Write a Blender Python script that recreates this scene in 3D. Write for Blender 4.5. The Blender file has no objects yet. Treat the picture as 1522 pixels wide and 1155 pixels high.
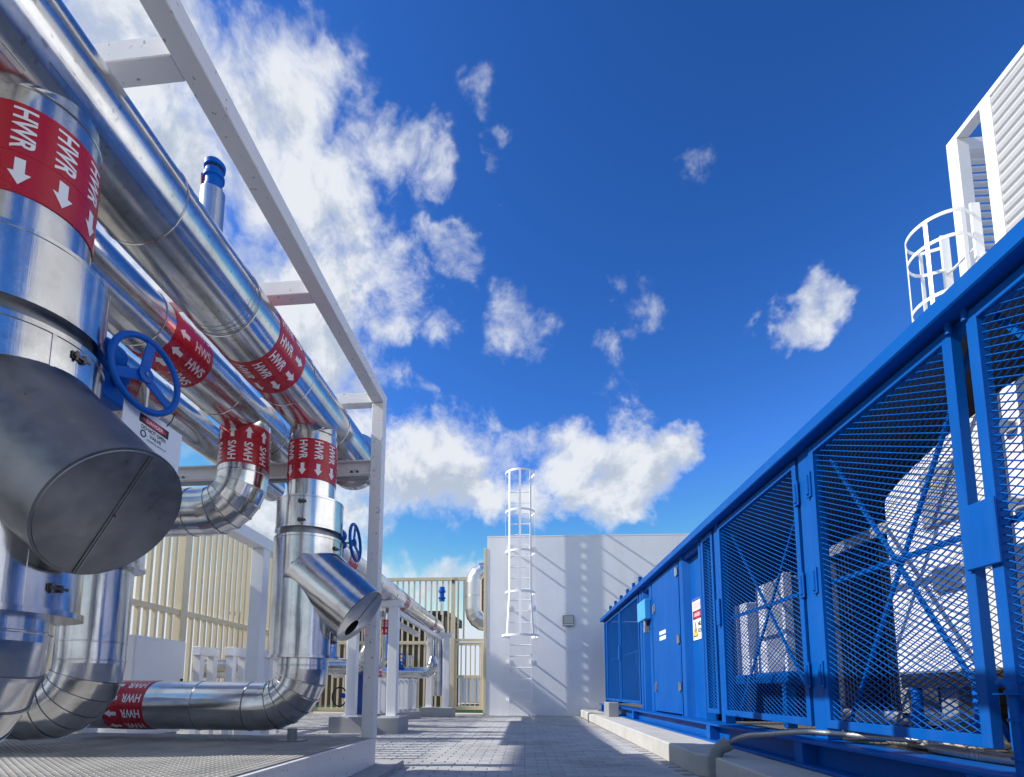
import bpy, bmesh, math, random
from mathutils import Vector, Matrix

random.seed(7)
R_ = math.radians
scene = bpy.context.scene
COL = scene.collection

# ------------------------------------------------------------------ camera
def vec(*a): return Vector(a)
F_PX, W_PX, H_PX = 812.0, 1522.0, 1155.0
CX, CY, CAM_H = 720.0, 926.0, 0.66
d_y = vec(60, 100, F_PX).normalized()
d_z = vec(45, -(F_PX * F_PX + 60 * 45) / 100.0, F_PX).normalized()
d_x = d_y.cross(d_z).normalized()
RC = Matrix((d_x, d_y, d_z)).transposed()          # world -> camera (x right, y down, z forward)
right, down, fwd = RC[0].copy(), RC[1].copy(), RC[2].copy()
cam = bpy.data.cameras.new("camera")
cam_o = bpy.data.objects.new("camera", cam)
COL.objects.link(cam_o)
m = Matrix((right, -down, -fwd)).transposed().to_4x4()
m.translation = vec(0, 0, CAM_H)
cam_o.matrix_world = m
cam.sensor_width = 36.0
cam.lens = F_PX / W_PX * 36.0
cam.shift_x = (W_PX / 2 - CX) / W_PX
cam.shift_y = (CY - H_PX / 2) / W_PX
cam.clip_start, cam.clip_end = 0.02, 2000
scene.camera = cam_o

def pix_dir(px, py):
    q = vec(px - CX, py - CY, F_PX)
    return (right * q.x + down * q.y + fwd * q.z).normalized()

# ------------------------------------------------------------------ exposure
scene.render.engine = 'CYCLES'
scene.cycles.use_denoising = True
scene.cycles.max_bounces = 10
scene.cycles.glossy_bounces = 6
scene.view_settings.view_transform = 'Standard'
scene.view_settings.look = 'None'
scene.view_settings.exposure = 0.36
scene.view_settings.gamma = 1.0
scene.view_settings.use_curve_mapping = False

# ------------------------------------------------------------------ sun + sky
SUN_DIR = vec(1.0, 0.15, -0.75).normalized()
TO_SUN = -SUN_DIR
sun = bpy.data.lights.new("sun", 'SUN')
sun.energy = 4.6
sun.angle = R_(0.53)
sun.color = (1.0, 0.95, 0.88)
sun_o = bpy.data.objects.new("sun", sun)
COL.objects.link(sun_o)
sun_o.rotation_euler = SUN_DIR.to_track_quat('-Z', 'Y').to_euler()
sun_o.location = (-20, -2, 20)

world = bpy.data.worlds.new("World")
scene.world = world
world.use_nodes = True
nt = world.node_tree
for n in list(nt.nodes): nt.nodes.remove(n)
def N(t, **kw):
    n = nt.nodes.new(t)
    for k, v in kw.items(): setattr(n, k, v)
    return n
def L(a, b): nt.links.new(a, b)
def wmath(op, a, b=None, clamp=False):
    n = N('ShaderNodeMath', operation=op, use_clamp=clamp)
    for i, v in enumerate((a, b)):
        if v is None: continue
        if isinstance(v, (int, float)): n.inputs[i].default_value = v
        else: L(v, n.inputs[i])
    return n.outputs[0]
def smooth(v, lo, hi, a=0.0, b=1.0):
    n = N('ShaderNodeMapRange', interpolation_type='SMOOTHSTEP')
    L(v, n.inputs['Value'])
    for k, x in (('From Min', lo), ('From Max', hi), ('To Min', a), ('To Max', b)): n.inputs[k].default_value = x
    return n.outputs[0]
out = N('ShaderNodeOutputWorld')
bg = N('ShaderNodeBackground')
bg.inputs['Strength'].default_value = 0.10
L(bg.outputs[0], out.inputs[0])
sky = N('ShaderNodeTexSky', sky_type='NISHITA')
sky.sun_disc = False
sky.sun_elevation = math.asin(TO_SUN.z)
sky.sun_rotation = math.atan2(TO_SUN.x, TO_SUN.y)
sky.altitude = 400
sky.air_density = 1.0
sky.dust_density = 0.35
sky.ozone_density = 3.0
# deep polarised blue: a contrast curve per channel on the physical sky
sp = N('ShaderNodeSeparateColor'); L(sky.outputs[0], sp.inputs[0])
hs = N('ShaderNodeCombineColor')
for i, (gain, gam) in enumerate(((0.40, 2.1), (0.635, 1.70), (0.86, 1.60))):
    L(wmath('MINIMUM', wmath('MULTIPLY', wmath('POWER', sp.outputs[i], gam), gain), (7.0, 7.0, 6.5)[i]), hs.inputs[i])
pale = N('ShaderNodeMix', data_type='RGBA')          # the air whitens towards the horizon
L(smooth(sp.outputs[1], 2.6, 5.0), pale.inputs['Factor']); L(hs.outputs[0], pale.inputs['A']); pale.inputs['B'].default_value = (5.6, 6.2, 7.0, 1)
tc = N('ShaderNodeTexCoord')
DIR = tc.outputs['Generated']
# cloud cover: soft patches laid out on the sky dome, broken up by fractal noise
patches = [  # px, py, radius px, weight
    (350, 150, 170, .80), (430, 190, 170, .82), (480, 330, 180, .92), (545, 410, 120, .85), (590, 220, 100, .72),
    (190, 50, 190, .95), (200, 250, 200, .95), (430, 420, 180, .95), (300, 480, 230, .9), (470, 540, 120, .8), (520, 610, 100, .75),
    (60, -200, 280, .8), (350, 20, 60, .45),
    (640, 660, 85, 1.0), (600, 700, 100, 1.0), (690, 700, 110, 1.0), (640, 735, 80, .8), (770, 700, 85, .85), (850, 695, 85, .95), (930, 690, 100, 1.0), (985, 670, 65, .95),
    (900, 735, 70, .8), (945, 752, 60, .85), (560, 720, 95, .8), (520, 760, 80, .7),
    (1185, 448, 80, .95), (1155, 462, 58, .85), (1225, 448, 62, .95), (1190, 420, 60, .9), (1215, 470, 50, .8),
    (745, 255, 60, .50), (770, 225, 45, .46), (735, 285, 35, .42), (675, 380, 58, .50), (640, 470, 55, .42), (705, 405, 42, .44),
    (770, 490, 66, .38), (740, 480, 46, .36), (905, 455, 40, .30), (935, 490, 40, .24), (890, 535, 46, .34), (950, 450, 45, .36), (880, 285, 40, .34), (620, 580, 40, .42),
    (905, 595, 60, .24), (960, 605, 36, .30), (840, 775, 40, .42), (1005, 250, 60, .30), (710, 130, 50, .3),
    (695, 850, 60, .85), (660, 865, 50, .7), (560, 890, 90, .5), (400, 850, 200, .9), (200, 850, 240, .85),
]
wp = N('ShaderNodeTexNoise'); L(DIR, wp.inputs['Vector'])
wp.inputs['Scale'].default_value = 7.0; wp.inputs['Detail'].default_value = 5.0; wp.inputs['Roughness'].default_value = 0.6
w1 = N('ShaderNodeVectorMath', operation='SUBTRACT'); L(wp.outputs['Color'], w1.inputs[0]); w1.inputs[1].default_value = (.5, .5, .5)
w2 = N('ShaderNodeVectorMath', operation='SCALE'); L(w1.outputs[0], w2.inputs[0]); w2.inputs['Scale'].default_value = 0.20
w3 = N('ShaderNodeVectorMath', operation='ADD'); L(DIR, w3.inputs[0]); L(w2.outputs[0], w3.inputs[1])
w4 = N('ShaderNodeVectorMath', operation='NORMALIZE'); L(w3.outputs[0], w4.inputs[0])
WDIR = w4.outputs[0]
cover = None
for (px, py, r, w) in patches:
    c = pix_dir(px, py)
    e1, e2 = pix_dir(px + r, py), pix_dir(px, py + r)
    cosr = min(0.9995, (c.dot(e1) + c.dot(e2)) / 2)
    dn = N('ShaderNodeVectorMath', operation='DOT_PRODUCT')
    L(WDIR, dn.inputs[0]); dn.inputs[1].default_value = c
    mr = N('ShaderNodeMapRange', interpolation_type='LINEAR')
    L(dn.outputs['Value'], mr.inputs['Value'])
    mr.inputs['From Min'].default_value = cosr; mr.inputs['From Max'].default_value = 1.0
    mr.inputs['To Min'].default_value = 0.0; mr.inputs['To Max'].default_value = w
    cover = mr.outputs[0] if cover is None else wmath('MAXIMUM', cover, mr.outputs[0])
# the rest of the dome carries the same loose scatter of cumulus
sc = N('ShaderNodeVectorMath', operation='MULTIPLY'); L(DIR, sc.inputs[0]); sc.inputs[1].default_value = (1, 1, 1.5)
big = N('ShaderNodeTexNoise'); L(sc.outputs[0], big.inputs['Vector'])
big.inputs['Scale'].default_value = 2.3; big.inputs['Detail'].default_value = 2.0
vn = N('ShaderNodeVectorMath', operation='DOT_PRODUCT'); L(DIR, vn.inputs[0]); vn.inputs[1].default_value = pix_dir(900, 420)
away = smooth(vn.outputs['Value'], 0.62, 0.80, 1.0, 0.0)
scatter = wmath('MULTIPLY', smooth(big.outputs['Fac'], 0.45, 0.60, 0.0, 0.85), away)
cover = wmath('MAXIMUM', cover, scatter)

def fbm(offset):
    add = N('ShaderNodeVectorMath', operation='ADD'); L(DIR, add.inputs[0]); add.inputs[1].default_value = offset
    wn = N('ShaderNodeTexNoise'); L(add.outputs[0], wn.inputs['Vector'])
    wn.inputs['Scale'].default_value = 4.0; wn.inputs['Detail'].default_value = 3.0
    ws = N('ShaderNodeVectorMath', operation='SUBTRACT'); L(wn.outputs['Color'], ws.inputs[0]); ws.inputs[1].default_value = (.5, .5, .5)
    wm = N('ShaderNodeVectorMath', operation='SCALE'); L(ws.outputs[0], wm.inputs[0]); wm.inputs['Scale'].default_value = 0.16
    wa = N('ShaderNodeVectorMath', operation='ADD'); L(add.outputs[0], wa.inputs[0]); L(wm.outputs[0], wa.inputs[1])
    nz = N('ShaderNodeTexNoise'); L(wa.outputs[0], nz.inputs['Vector'])
    nz.inputs['Scale'].default_value = 8.0; nz.inputs['Detail'].default_value = 12.0; nz.inputs['Roughness'].default_value = 0.60
    nz.inputs['Lacunarity'].default_value = 2.1
    return nz.outputs['Fac']
f0 = fbm((0, 0, 0))
f1 = fbm(tuple(TO_SUN * 0.035 + vec(0, 0, 0.02)))
gate = smooth(cover, 0.0, 0.30)
dens = wmath('ADD', cover, wmath('MULTIPLY', wmath('SUBTRACT', f0, 0.5), 2.5))
alpha = wmath('MULTIPLY', smooth(dens, 0.26, 1.0), gate)
thick = smooth(dens, 0.40, 1.0)
lit = smooth(wmath('SUBTRACT', f0, f1), -0.10, 0.10)
shade = wmath('MULTIPLY', wmath('SUBTRACT', 1.0, lit), wmath('ADD', wmath('MULTIPLY', thick, 0.85), 0.1))
cmix = N('ShaderNodeMix', data_type='RGBA')
L(shade, cmix.inputs['Factor'])
cmix.inputs['A'].default_value = (6.3, 6.6, 7.1, 1)
cmix.inputs['B'].default_value = (3.6, 4.2, 5.2, 1)
fin = N('ShaderNodeMix', data_type='RGBA')
L(alpha, fin.inputs['Factor']); L(pale.outputs['Result'], fin.inputs['A']); L(cmix.outputs['Result'], fin.inputs['B'])
L(fin.outputs['Result'], bg.inputs['Color'])
world.cycles.sampling_method = 'MANUAL'
world.cycles.sample_map_resolution = 512

# ------------------------------------------------------------------ materials
def mat(name, color, rough=0.5, metal=0.0, spec=0.5, build=None, coat=0.0):
    M = bpy.data.materials.new(name); M.use_nodes = True
    t = M.node_tree; b = t.nodes['Principled BSDF']
    b.inputs['Base Color'].default_value = (*color, 1)
    b.inputs['Roughness'].default_value = rough
    b.inputs['Metallic'].default_value = metal
    b.inputs['Specular IOR Level'].default_value = spec
    b.inputs['Coat Weight'].default_value = coat
    b.inputs['Coat Roughness'].default_value = 0.15
    if build: build(t, b)
    return M
def tnode(t, ty, **kw):
    n = t.nodes.new(ty)
    for k, v in kw.items():
        if k in n.inputs: n.inputs[k].default_value = v
        else: setattr(n, k, v)
    return n
def noise(t, scale, detail=4, rough=.55, stretch=None, coord='Object'):
    c = tnode(t, 'ShaderNodeTexCoord')
    o = c.outputs[coord]
    if stretch:
        mp = tnode(t, 'ShaderNodeMapping'); mp.inputs['Scale'].default_value = stretch
        t.links.new(o, mp.inputs[0]); o = mp.outputs[0]
    n = tnode(t, 'ShaderNodeTexNoise', Scale=scale, Detail=detail, Roughness=rough)
    t.links.new(o, n.inputs['Vector'])
    return n.outputs['Fac']
def ramp(t, fac, stops):
    r = tnode(t, 'ShaderNodeValToRGB')
    el = r.color_ramp.elements
    while len(el) < len(stops): el.new(0.5)
    for e, (p, c) in zip(el, stops):
        e.position = p; e.color = (*c, 1) if len(c) == 3 else c
    t.links.new(fac, r.inputs[0])
    return r.outputs[0]
def mixc(t, fac, a, b, mode='MIX'):
    n = tnode(t, 'ShaderNodeMix', data_type='RGBA', blend_type=mode)
    for k, v in (('Factor', fac), ('A', a), ('B', b)):
        if hasattr(v, 'links'): t.links.new(v, n.inputs[k])
        elif isinstance(v, (int, float)): n.inputs[k].default_value = v
        else: n.inputs[k].default_value = (*v, 1)
    return n.outputs['Result']
def bump(t, b, h, strength, dist=0.01):
    n = tnode(t, 'ShaderNodeBump', Strength=strength, Distance=dist)
    t.links.new(h, n.inputs['Height']); t.links.new(n.outputs[0], b.inputs['Normal'])

def alu(axis):
    st = {'x': (0.35, 14, 14), 'y': (14, 0.35, 14), 'z': (14, 14, 0.35), 'o': (2, 2, 2)}[axis]
    def f(t, b):
        a = noise(t, 4.0, 6, .6, st)
        fine = noise(t, 90, 3, .6)
        dirt = noise(t, 3.2, 8, .68)
        base = ramp(t, dirt, [(0.34, (0.46, 0.455, 0.45)), (0.50, (0.64, 0.64, 0.645)), (0.7, (0.73, 0.735, 0.745))])
        spots = noise(t, 42, 2, .5)
        base = mixc(t, ramp(t, spots, [(0.64 if axis == 'y' else .72, (0, 0, 0)), (0.72 if axis == 'y' else .79, (.6, .6, .6))]), base, (0.30, 0.29, 0.28))
        t.links.new(base, b.inputs['Base Color'])
        rr = ramp(t, a, [(0.3, (0.11,) * 3), (0.7, (0.22,) * 3)])
        rg = mixc(t, 0.18, rr, ramp(t, fine, [(0.35, (0.12,) * 3), (0.7, (0.40,) * 3)]))
        t.links.new(rg, b.inputs['Roughness'])
        wob = noise(t, 5.5, 2, .5, tuple(min(1.0, s) if s < 1 else 1.0 for s in st))
        hsum = mixc(t, 0.12, wob, a)
        bump(t, b, hsum, 0.22, 0.02)
    return f
ALU = {k: mat('aluminium_jacket_' + k, (.8, .8, .82), .2, 1.0, build=alu(k)) for k in 'xyzo'}
def dull(t, b):
    a = noise(t, 5, 8, .65)
    t.links.new(ramp(t, a, [(0.3, (0.15, 0.155, 0.17)), (0.6, (0.27, 0.28, 0.30))]), b.inputs['Base Color'])
    t.links.new(ramp(t, noise(t, 20, 5), [(0.3, (.26,) * 3), (.7, (.48,) * 3)]), b.inputs['Roughness'])
    bump(t, b, noise(t, 3, 3), 0.15, 0.02)
M_MATTE = mat('matte_aluminium', (.66, .66, .67), .30, 1.0, build=lambda t, b: bump(t, b, noise(t, 6, 4), .2, .02))
M_DULL = mat('weathered_aluminium', (.5, .5, .52), .35, 1.0, build=dull)
def paint(c, dirt_c, speck=0.66, r=0.35):
    def f(t, b):
        a = noise(t, 2.2, 7, .62)
        s = noise(t, 34, 3, .5)
        base = mixc(t, ramp(t, a, [(0.45, (0, 0, 0)), (0.8, (.55, .55, .55))]), c, tuple(x * .86 for x in c))
        base = mixc(t, ramp(t, s, [(speck, (0, 0, 0)), (speck + .05, (.8, .8, .8))]), base, dirt_c)
        t.links.new(base, b.inputs['Base Color'])
        t.links.new(ramp(t, noise(t, 12, 4), [(.3, (r - .07,) * 3), (.7, (r + .12,) * 3)]), b.inputs['Roughness'])
        bump(t, b, noise(t, 60, 3), 0.05, 0.004)
    return f
M_WHITE = mat('white_steel_paint', (.78, .79, .80), .4, build=paint((.78, .79, .80), (.32, .27, .22), .73))
M_WHITE2 = mat('dusty_white_steel_paint', (.74, .73, .72), .4, build=paint((.74, .73, .72), (.22, .17, .13), .665))
M_LOUVRE = mat('pale_grey_louvre_paint', (.46, .47, .49), .45, build=paint((.46, .47, .49), (.38, .37, .36), .8))
M_LADDER = mat('white_ladder_paint', (.86, .87, .88), .35, build=paint((.86, .87, .88), (.6, .55, .5), .8))
def blue_paint(t, b):
    st = noise(t, 3.0, 7, .65, (1.2, 1.2, .18)); bl = noise(t, 1.6, 5, .6); chip = noise(t, 48, 4, .7)
    base = ramp(t, bl, [(.3, (.0003, .072, .325)), (.7, (.0008, .088, .375))])
    base = mixc(t, ramp(t, st, [(.52, (0, 0, 0)), (.8, (.22, .22, .22))]), base, (.06, .16, .40))
    base = mixc(t, ramp(t, chip, [(.73, (0, 0, 0)), (.76, (.55, .55, .55))]), base, (.10, .16, .30))
    t.links.new(base, b.inputs['Base Color'])
    t.links.new(ramp(t, st, [(.3, (.36,) * 3), (.75, (.58,) * 3)]), b.inputs['Roughness'])
    bump(t, b, noise(t, 2.2, 3), 0.12, 0.02)
M_BLUE = mat('blue_container_paint', (.0, .11, .50), .35, coat=.0, spec=.10, build=blue_paint)
M_BLUE_V = mat('blue_valve_paint', (.0, .10, .44), .4, spec=.2, build=paint((.0008, .098, .46), (.01, .08, .3), .78, .38))
M_BLUE_L = mat('pale_blue_box_paint', (.05, .36, .80), .35, build=paint((.05, .36, .80), (.04, .3, .7), .8))
M_BLUE_D = mat('dark_blue_pump_paint', (.01, .05, .26), .4, build=paint((.01, .055, .28), (.02, .04, .15), .75))
M_BEIGE = mat('beige_fence_paint', (.66, .57, .38), .45, build=paint((.66, .575, .39), (.5, .42, .28), .78))
M_RED = mat('red_label_vinyl', (.50, .012, .028), .28, build=paint((.46, .009, .026), (.36, .008, .02), .8, .26))
M_LETTER = mat('white_print', (.82, .82, .84), .4)
M_INK = mat('black_print', (.015, .015, .017), .5)
M_SIGNRED = mat('red_print', (.62, .02, .035), .4)
M_YELLOW = mat('yellow_print', (.85, .62, .02), .4)
M_SIGN = mat('white_sign_plate', (.80, .81, .85), .35)
M_GREY = mat('grey_painted_steel', (.22, .24, .25), .45, build=paint((.22, .24, .25), (.12, .12, .12), .72))
M_STEEL = mat('bare_steel', (.55, .55, .56), .3, 1.0)
M_DARK = mat('black_rubber', (.012, .012, .014), .55)
M_SEAM = mat('seam_edge', (.26, .26, .27), .35, 1.0)
M_CLIP = mat('dark_clip_steel', (.12, .11, .10), .35, .8)
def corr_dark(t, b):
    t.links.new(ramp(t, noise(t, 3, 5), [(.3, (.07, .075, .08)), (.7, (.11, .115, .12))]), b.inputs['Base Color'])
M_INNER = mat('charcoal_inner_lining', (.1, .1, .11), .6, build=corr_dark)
M_MACHINE = mat('white_machine_enamel', (.72, .73, .76), .5, build=paint((.72, .73, .76), (.55, .55, .55), .8, .5))
M_MGREY = mat('grey_machine_panel', (.30, .31, .32), .5, build=paint((.30, .31, .32), (.2, .2, .2), .75))
def render_wall(t, b):
    a = noise(t, 1.3, 6, .6); f = noise(t, 55, 5, .65); st = noise(t, 2.0, 6, .6, (1.6, 1.6, .12))
    base = ramp(t, a, [(.3, (.77, .785, .81)), (.7, (.84, .85, .87))])
    base = mixc(t, ramp(t, st, [(.5, (0, 0, 0)), (.85, (.35, .35, .35))]), base, (.60, .60, .60))
    t.links.new(base, b.inputs['Base Color'])
    bump(t, b, f, 0.30, 0.008)
M_WALL = mat('white_rendered_wall', (.75, .76, .78), .8, build=render_wall)
def conc(c):
    def f(t, b):
        a = noise(t, 2.5, 8, .65); g = noise(t, 70, 4, .6)
        base = ramp(t, a, [(.25, tuple(x * .8 for x in c)), (.55, c), (.8, tuple(min(1, x * 1.08) for x in c))])
        base = mixc(t, ramp(t, noise(t, 7, 6, .7), [(.58, (0, 0, 0)), (.75, (.5, .5, .5))]), base, tuple(x * .62 for x in c))
        t.links.new(base, b.inputs['Base Color'])
        bump(t, b, g, 0.35, 0.004)
    return f
M_CONC = mat('pale_concrete', (.46, .455, .43), .85, build=conc((.46, .455, .435)))
M_CONC_G = mat('grey_concrete', (.36, .36, .35), .85, build=conc((.38, .38, .37)))
M_GROUND = mat('sandy_ground', (.42, .40, .36), .95, build=conc((.42, .40, .36)))
def paver_m(t, b):
    g = tnode(t, 'ShaderNodeNewGeometry')
    oi = tnode(t, 'ShaderNodeObjectInfo')
    s = tnode(t, 'ShaderNodeMath', operation='ADD'); t.links.new(g.outputs['Random Per Island'], s.inputs[0]); t.links.new(oi.outputs['Random'], s.inputs[1])
    fr = tnode(t, 'ShaderNodeMath', operation='FRACT'); t.links.new(s.outputs[0], fr.inputs[0])
    base = ramp(t, fr.outputs[0], [(0, (.37, .37, .375)), (.5, (.45, .45, .45)), (1, (.50, .495, .485))])
    tcw = tnode(t, 'ShaderNodeNewGeometry')
    nz = tnode(t, 'ShaderNodeTexNoise', Scale=1.1, Detail=8, Roughness=.65); t.links.new(tcw.outputs['Position'], nz.inputs['Vector'])
    base = mixc(t, ramp(t, nz.outputs['Fac'], [(.45, (0, 0, 0)), (.75, (.6, .6, .6))]), base, (.30, .295, .285))
    n3 = tnode(t, 'ShaderNodeTexNoise', Scale=.55, Detail=9, Roughness=.72); t.links.new(tcw.outputs['Position'], n3.inputs['Vector'])
    base = mixc(t, ramp(t, n3.outputs['Fac'], [(.52, (0, 0, 0)), (.60, (.45, .45, .45)), (.66, (.1, .1, .1))]), base, (.25, .24, .225))
    n2 = tnode(t, 'ShaderNodeTexNoise', Scale=140, Detail=4, Roughness=.7); t.links.new(tcw.outputs['Position'], n2.inputs['Vector'])
    base = mixc(t, ramp(t, n2.outputs['Fac'], [(.35, (.35, .35, .35)), (.6, (0, 0, 0))]), base, (.24, .24, .24))
    t.links.new(base, b.inputs['Base Color'])
    bump(t, b, n2.outputs['Fac'], 0.4, 0.003)
M_PAVER = mat('grey_concrete_paver', (.45, .45, .45), .85, build=paver_m)
M_JOINT = mat('jointing_sand', (.20, .19, .17), .95, build=conc((.21, .20, .18)))
def deck_m(t, b):
    a = noise(t, 3, 8, .65)
    t.links.new(ramp(t, a, [(.3, (.20, .20, .185)), (.55, (.32, .315, .295)), (.8, (.42, .41, .39))]), b.inputs['Base Color'])
    t.links.new(ramp(t, noise(t, 14, 5), [(.3, (.5,) * 3), (.7, (.7,) * 3)]), b.inputs['Roughness'])
M_DECK = mat('galvanised_tread_plate', (.35, .35, .33), .55, .08, build=deck_m)
M_HOSE = mat('braided_hose', (.42, .42, .40), .4, .7, build=lambda t, b: bump(t, b, noise(t, 150, 2), .5, .003))
M_BRAID = mat('beige_insulated_hose', (.50, .46, .38), .7, build=paint((.52, .48, .40), (.3, .27, .22), .7))
M_CONDUIT = mat('grey_plastic_conduit', (.20, .215, .22), .5)
M_GLASS = mat('lamp_glass', (.42, .44, .42), .12, spec=.8)
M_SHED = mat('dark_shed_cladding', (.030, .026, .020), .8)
M_PALEC = mat('pale_blue_container', (.52, .60, .70), .6)
M_MAROON = mat('maroon_car_paint', (.16, .012, .02), .2, coat=.5)
M_CARGLASS = mat('car_window_glass', (.02, .025, .03), .08, spec=.8)
M_GREEN = mat('green_kerb_paint', (.02, .10, .07), .6)

# ------------------------------------------------------------------ mesh helpers
class MB:
    def __init__(self): self.v, self.f = [], []
    def add(self, vs, fs):
        o = len(self.v)
        self.v += [Vector(p) for p in vs]
        self.f += [tuple(o + i for i in f) for f in fs]
        return self
    def box(self, x0, x1, y0, y1, z0, z1):
        if x0 > x1: x0, x1 = x1, x0
        if y0 > y1: y0, y1 = y1, y0
        if z0 > z1: z0, z1 = z1, z0
        return self.add([(x0, y0, z0), (x1, y0, z0), (x1, y1, z0), (x0, y1, z0), (x0, y0, z1), (x1, y0, z1), (x1, y1, z1), (x0, y1, z1)],
                        [(0, 3, 2, 1), (4, 5, 6, 7), (0, 1, 5, 4), (1, 2, 6, 5), (2, 3, 7, 6), (3, 0, 4, 7)])
    def bar(self, p, q, w, t, up=(0, 0, 1)):      # rectangular bar p->q, w across, t along up
        p, q = Vector(p), Vector(q); d = (q - p).normalized()
        up = Vector(up); s = d.cross(up)
        if s.length < 1e-4: up = vec(0, 1, 0); s = d.cross(up)
        s.normalize(); u = s.cross(d).normalized()
        a, b = s * w / 2, u * t / 2
        return self.add([p - a - b, p + a - b, p + a + b, p - a + b, q - a - b, q + a - b, q + a + b, q - a + b],
                        [(0, 3, 2, 1), (4, 5, 6, 7), (0, 1, 5, 4), (1, 2, 6, 5), (2, 3, 7, 6), (3, 0, 4, 7)])
    def rings(self, rr, close=False, caps=True):
        n = len(rr[0]); o = len(self.v)
        for r in rr: self.v += [Vector(p) for p in r]
        k = len(rr)
        for i in range(k if close else k - 1):
            a, b = o + i * n, o + ((i + 1) % k) * n
            for j in range(n):
                self.f.append((a + j, a + (j + 1) % n, b + (j + 1) % n, b + j))
        if caps and not close:
            self.f.append(tuple(o + j for j in reversed(range(n))))
            self.f.append(tuple(o + (k - 1) * n + j for j in range(n)))
        return self
    def lathe(self, p, d, prof, seg=48, caps=True):   # prof = [(s along d, radius)]
        p = Vector(p); d = Vector(d).normalized(); u, w = frame(d)
        return self.rings([[p + d * s + (u * math.cos(a) + w * math.sin(a)) * r for a in [2 * math.pi * j / seg for j in range(seg)]] for s, r in prof], caps=caps)
    def cyl(self, p, q, r, seg=32, r2=None, caps=True):
        p, q = Vector(p), Vector(q)
        return self.lathe(p, q - p, [(0, r), ((q - p).length, r if r2 is None else r2)], seg, caps)
    def tube(self, pts, r, seg=10, close=False):
        pts = [Vector(p) for p in pts]; n = len(pts); rr = []; u = None
        for i, p in enumerate(pts):
            a = pts[(i - 1) % n] if (close or i > 0) else p
            b = pts[(i + 1) % n] if (close or i < n - 1) else p
            d = (b - a).normalized()
            if u is None: u, w = frame(d)
            u = (u - d * u.dot(d)).normalized(); w = d.cross(u)
            rad = r[i] if isinstance(r, (list, tuple)) else r
            rr.append([p + (u * math.cos(t) + w * math.sin(t)) * rad for t in [2 * math.pi * j / seg for j in range(seg)]])
        return self.rings(rr, close)
    def prism(self, poly, axis, a, b):     # poly 2-D in the two other axes
        def P(c, s):
            x, y = c
            return {'x': (s, x, y), 'y': (x, s, y), 'z': (x, y, s)}[axis]
        n = len(poly)
        return self.add([P(c, a) for c in poly] + [P(c, b) for c in poly],
                        [tuple(range(n)), tuple(reversed(range(n, 2 * n)))] + [(i, i + n, (i + 1) % n + n, (i + 1) % n) for i in range(n)])

def frame(d):
    ref = vec(0, 0, 1) if abs(d.z) < .9 else vec(0, 1, 0)
    u = d.cross(ref).normalized()
    return u, d.cross(u).normalized()

SK = Matrix.Translation((-1.2, 4.39, 0)) @ Matrix.Rotation(R_(-1.5), 4, 'Z') @ Matrix.Translation((1.2, -4.39, 0))
ORG = {}
def thing(name, label, cat, loc=(0, 0, 0), group=None, sk=False):
    o = bpy.data.objects.new(name, None); COL.objects.link(o)
    o.empty_display_size = 0.1
    o.matrix_world = (SK if sk else Matrix()) @ Matrix.Translation(loc)
    o['label'], o['category'] = label, cat
    if group: o['group'] = group
    ORG[o.name] = Vector(loc)
    return o
def mesh_of(mb, name, material, smooth=True, bevel=0.0, org=None, angle=35):
    me = bpy.data.meshes.new(name)
    vs = [v - org for v in mb.v] if org is not None else mb.v
    me.from_pydata([tuple(v) for v in vs], [], mb.f)
    me.validate()
    bm = bmesh.new(); bm.from_mesh(me)
    bmesh.ops.recalc_face_normals(bm, faces=bm.faces)
    if bevel:
        es = [e for e in bm.edges if len(e.link_faces) == 2 and e.calc_face_angle(0) > R_(40)]
        bmesh.ops.bevel(bm, geom=es, offset=bevel, segments=1, affect='EDGES', clamp_overlap=True)
    bm.to_mesh(me); bm.free()
    if smooth:
        me.shade_smooth(); me.set_sharp_from_angle(angle=R_(angle))
    me.materials.append(material)
    return me
def build(mb, name, material, parent=None, smooth=True, bevel=0.0, label=None, cat=None, group=None, kind=None, angle=35):
    org = None
    if parent is not None:
        org = ORG.get(parent.name)
    me = mesh_of(mb, name, material, smooth, bevel, org, angle)
    o = bpy.data.objects.new(name, me); COL.objects.link(o)
    if parent is not None:
        o.parent = parent; ORG[o.name] = org
    if label: o['label'] = label
    if cat: o['category'] = cat
    if group: o['group'] = group
    if kind: o['kind'] = kind
    return o
def single(mb, name, material, label, cat, group=None, sk=False, **kw):   # a thing that is one mesh
    o = build(mb, name, material, label=label, cat=cat, group=group, **kw)
    if sk: o.matrix_world = SK
    return o
def copy_tree(o, parent=None):
    c = o.copy(); COL.objects.link(c)
    if parent: c.parent = parent
    for ch in list(o.children): copy_tree(ch, c)
    return c

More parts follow.
